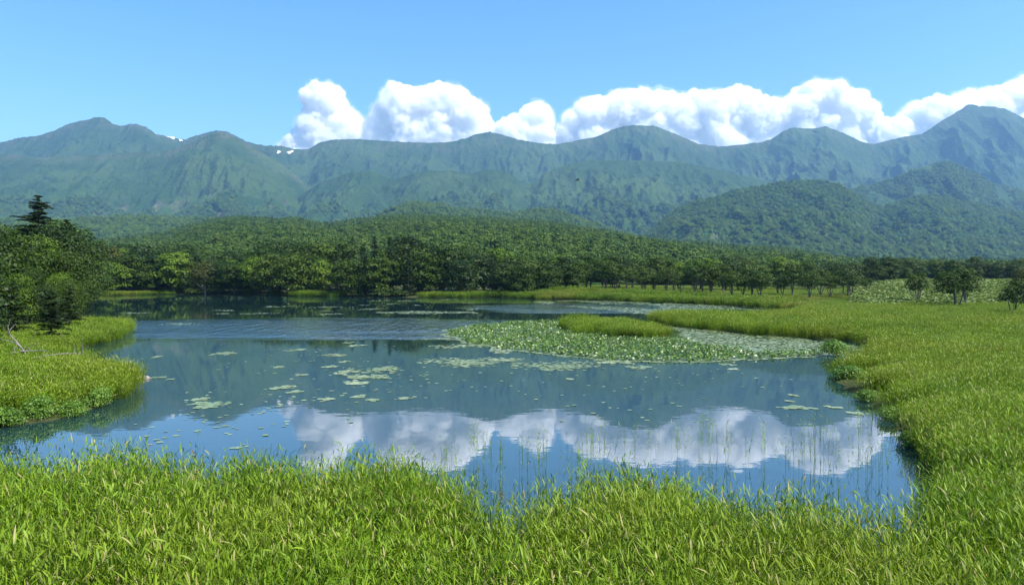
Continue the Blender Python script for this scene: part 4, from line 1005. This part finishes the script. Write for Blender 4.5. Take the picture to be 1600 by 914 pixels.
    def fill(P, dens):
        lo, hi = P.min(0) - 1, P.max(0) + 1; n = int(dens * (hi - lo).prod()); X = rng.uniform(lo[0], hi[0], n); Y = rng.uniform(lo[1], hi[1], n)
        w = 1.3 * fbm(X * .35, Y * .22, octv=3)
        e = edge_dist(P, X, Y); s = np.where(inside(P, X, Y), e, -e) + w
        k = (s > 0) & (land_sd(X, Y) < 0); return X[k], Y[k], s[k]
    X, Y, s = fill(green, 38); g = fbm(X * .4, Y * .4 + 3, octv=2); k = (s > .5) & (g > -.42) & (rng.random(len(X)) < .8)
    mb = MB(); n = k.sum()
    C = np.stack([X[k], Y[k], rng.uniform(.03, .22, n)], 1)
    mb.add(*cards(C, unit(np.array((0, 0, 1.0)) + rng.normal(size=(n, 3)) * .6), rng.uniform(.11, .21, n), rng, .85, np.where(rng.random(n) < .08, 1.0, rng.random(n) * .94)))  # a few leaves take the pale painted-glint colour
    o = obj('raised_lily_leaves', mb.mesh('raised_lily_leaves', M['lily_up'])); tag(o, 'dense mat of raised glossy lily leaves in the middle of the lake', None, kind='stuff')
    mb = MB(); k2 = ~k & (rng.random(len(X)) < .8); pad_mesh(np.stack([X[k2], Y[k2]], 1), rng.uniform(.09, .15, k2.sum()), rng, mb)
    X, Y, s = fill(pale, 22); pad_mesh(np.stack([X, Y], 1), rng.uniform(.08, .14, len(X)), rng, mb)
    X, Y, s = fill(chan, 5); q = fbm(X * .12, Y * .05, octv=2) > -.12; pad_mesh(np.stack([X[q], Y[q]], 1), rng.uniform(.12, .22, q.sum()), rng, mb)
    # long thin raft beyond the wind ripples
    X, Y, s = fill(np.array([g2(*p) for p in ((590, 488), (640, 486), (740, 487), (745, 489.5), (660, 490.5), (600, 490))]), 9); pad_mesh(np.stack([X, Y], 1), rng.uniform(.12, .2, len(X)), rng, mb)
    o = obj('floating_lily_mat', mb.mesh('floating_lily_mat', M['lily_pad'])); tag(o, 'pale mat of flat lily pads behind the raised leaves', None, kind='stuff')
lilies()

# ------------------------------------------------------------------ dead wood, rocks, bird
def fallen(px, py, z, d, r, label, seed, nb=6):
    rg = np.random.default_rng(seed); o = empty('fallen_trunk', (*g2(px, py, z), z)); d = np.array(d, float); ln = np.linalg.norm(d)
    bow = np.array((0, 0, .05 * ln)); t = MB(); t.add(*tube([-.1 * d, d * .25 + bow * .6, d * .5 + bow, d * .8 + bow * .6, d], [r, r * .9, r * .7, r * .5, r * .15], 7)); obj('trunk', t.mesh('trunk', M['deadwood'], True), o)
    for k in range(nb):
        f = rg.uniform(.2, .95); s0 = d * f + bow * .7; e = s0 + rg.normal(0, .28, 3) * ln * .6 + np.array((0, 0, .08 * ln)); e[2] = max(e[2], -.25); t = MB()
        t.add(*tube([s0, (s0 + e) / 2 + rg.normal(0, .05, 3), e], [r * .45, r * .28, r * .08], 5)); obj('branch', t.mesh('branch', M['deadwood'], True), o)
    tag(o, label, 'fallen trunk'); return o
fallen(42, 556, .75, (-1.9, 1.2, 1.15), .06, 'grey dead trunk leaning on the left bank below the small conifers', 4, 7)
fallen(52, 560, .7, (2.3, .8, .15), .05, 'bleached fallen branch lying on the left bank beside the water', 9, 8)
fallen(-4, 556, .8, (2.4, .6, .2), .045, 'thin grey fallen branch behind the dead leaning trunk', 12, 7)
def rock(px, py, s, label):
    V, Fa = ICO3; n = fbm(V[:, 0] * 1.6 + px, V[:, 1] * 1.6, V[:, 2] * 1.6, 3); W = V * (1 + .35 * n)[:, None] * np.array(s)
    o = obj('shore_rock', mk_mesh('shore_rock', W, [Fa], M['rock'], False)); o.location = (*g2(px, py), .0); tag(o, label, 'rock')
rock(224, 592, (.34, .3, .16), 'flat grey rock in the water at the tip of the left bank')
rock(127, 560, (.30, .2, .16), 'pale rock in the small inlet behind the left bank')
rock(623, 462, (.8, .6, .9), 'pale boulder at the foot of the far shore wood')

def bird():
    Yb = 70.0; X, Z = (902 - 800) / F * Yb, (HOR - 282) / F * Yb + CAM_H
    mb = MB(); mb.add(*tube([(-.17, 0, 0), (-.1, 0, .02), (0, 0, .03), (.1, 0, .02), (.16, 0, .03), (.2, 0, .02)], [.008, .03, .045, .035, .024, .004], 8))
    for s in (-1, 1):   # swept wings with a bend at the wrist
        P = np.array([(.07, 0, .04), (.09, s * .14, .10), (.02, s * .30, .07), (-.08, s * .36, .04), (-.02, s * .20, .075), (-.06, s * .10, .06), (-.06, 0, .04)])
        Q = P + np.array((0, 0, -.012)); n = len(P)
        mb.add(np.vstack([P, Q]), [(0, 1, 5, 6), (1, 2, 4, 5), (n, n + 6, n + 5, n + 1), (n + 1, n + 5, n + 4, n + 2), (0, n, n + 1, 1), (1, n + 1, n + 2, 2), (4, n + 4, n + 5, 5), (5, n + 5, n + 6, 6), (2, n + 2, n + 3, 3), (2, 3, 4, 4 + n)])
    mb.add([(-.15, -.015, .0), (-.15, .015, 0), (-.27, .05, -.01), (-.27, -.05, -.01)], [(0, 1, 2, 3)])
    o = obj('bird', mb.mesh('bird', M['bird'], True)); o.location = (X, Yb, Z); o.rotation_euler = (.25, -.3, R(205)); tag(o, 'small black bird flying in front of the mountain slope', 'bird')
bird()
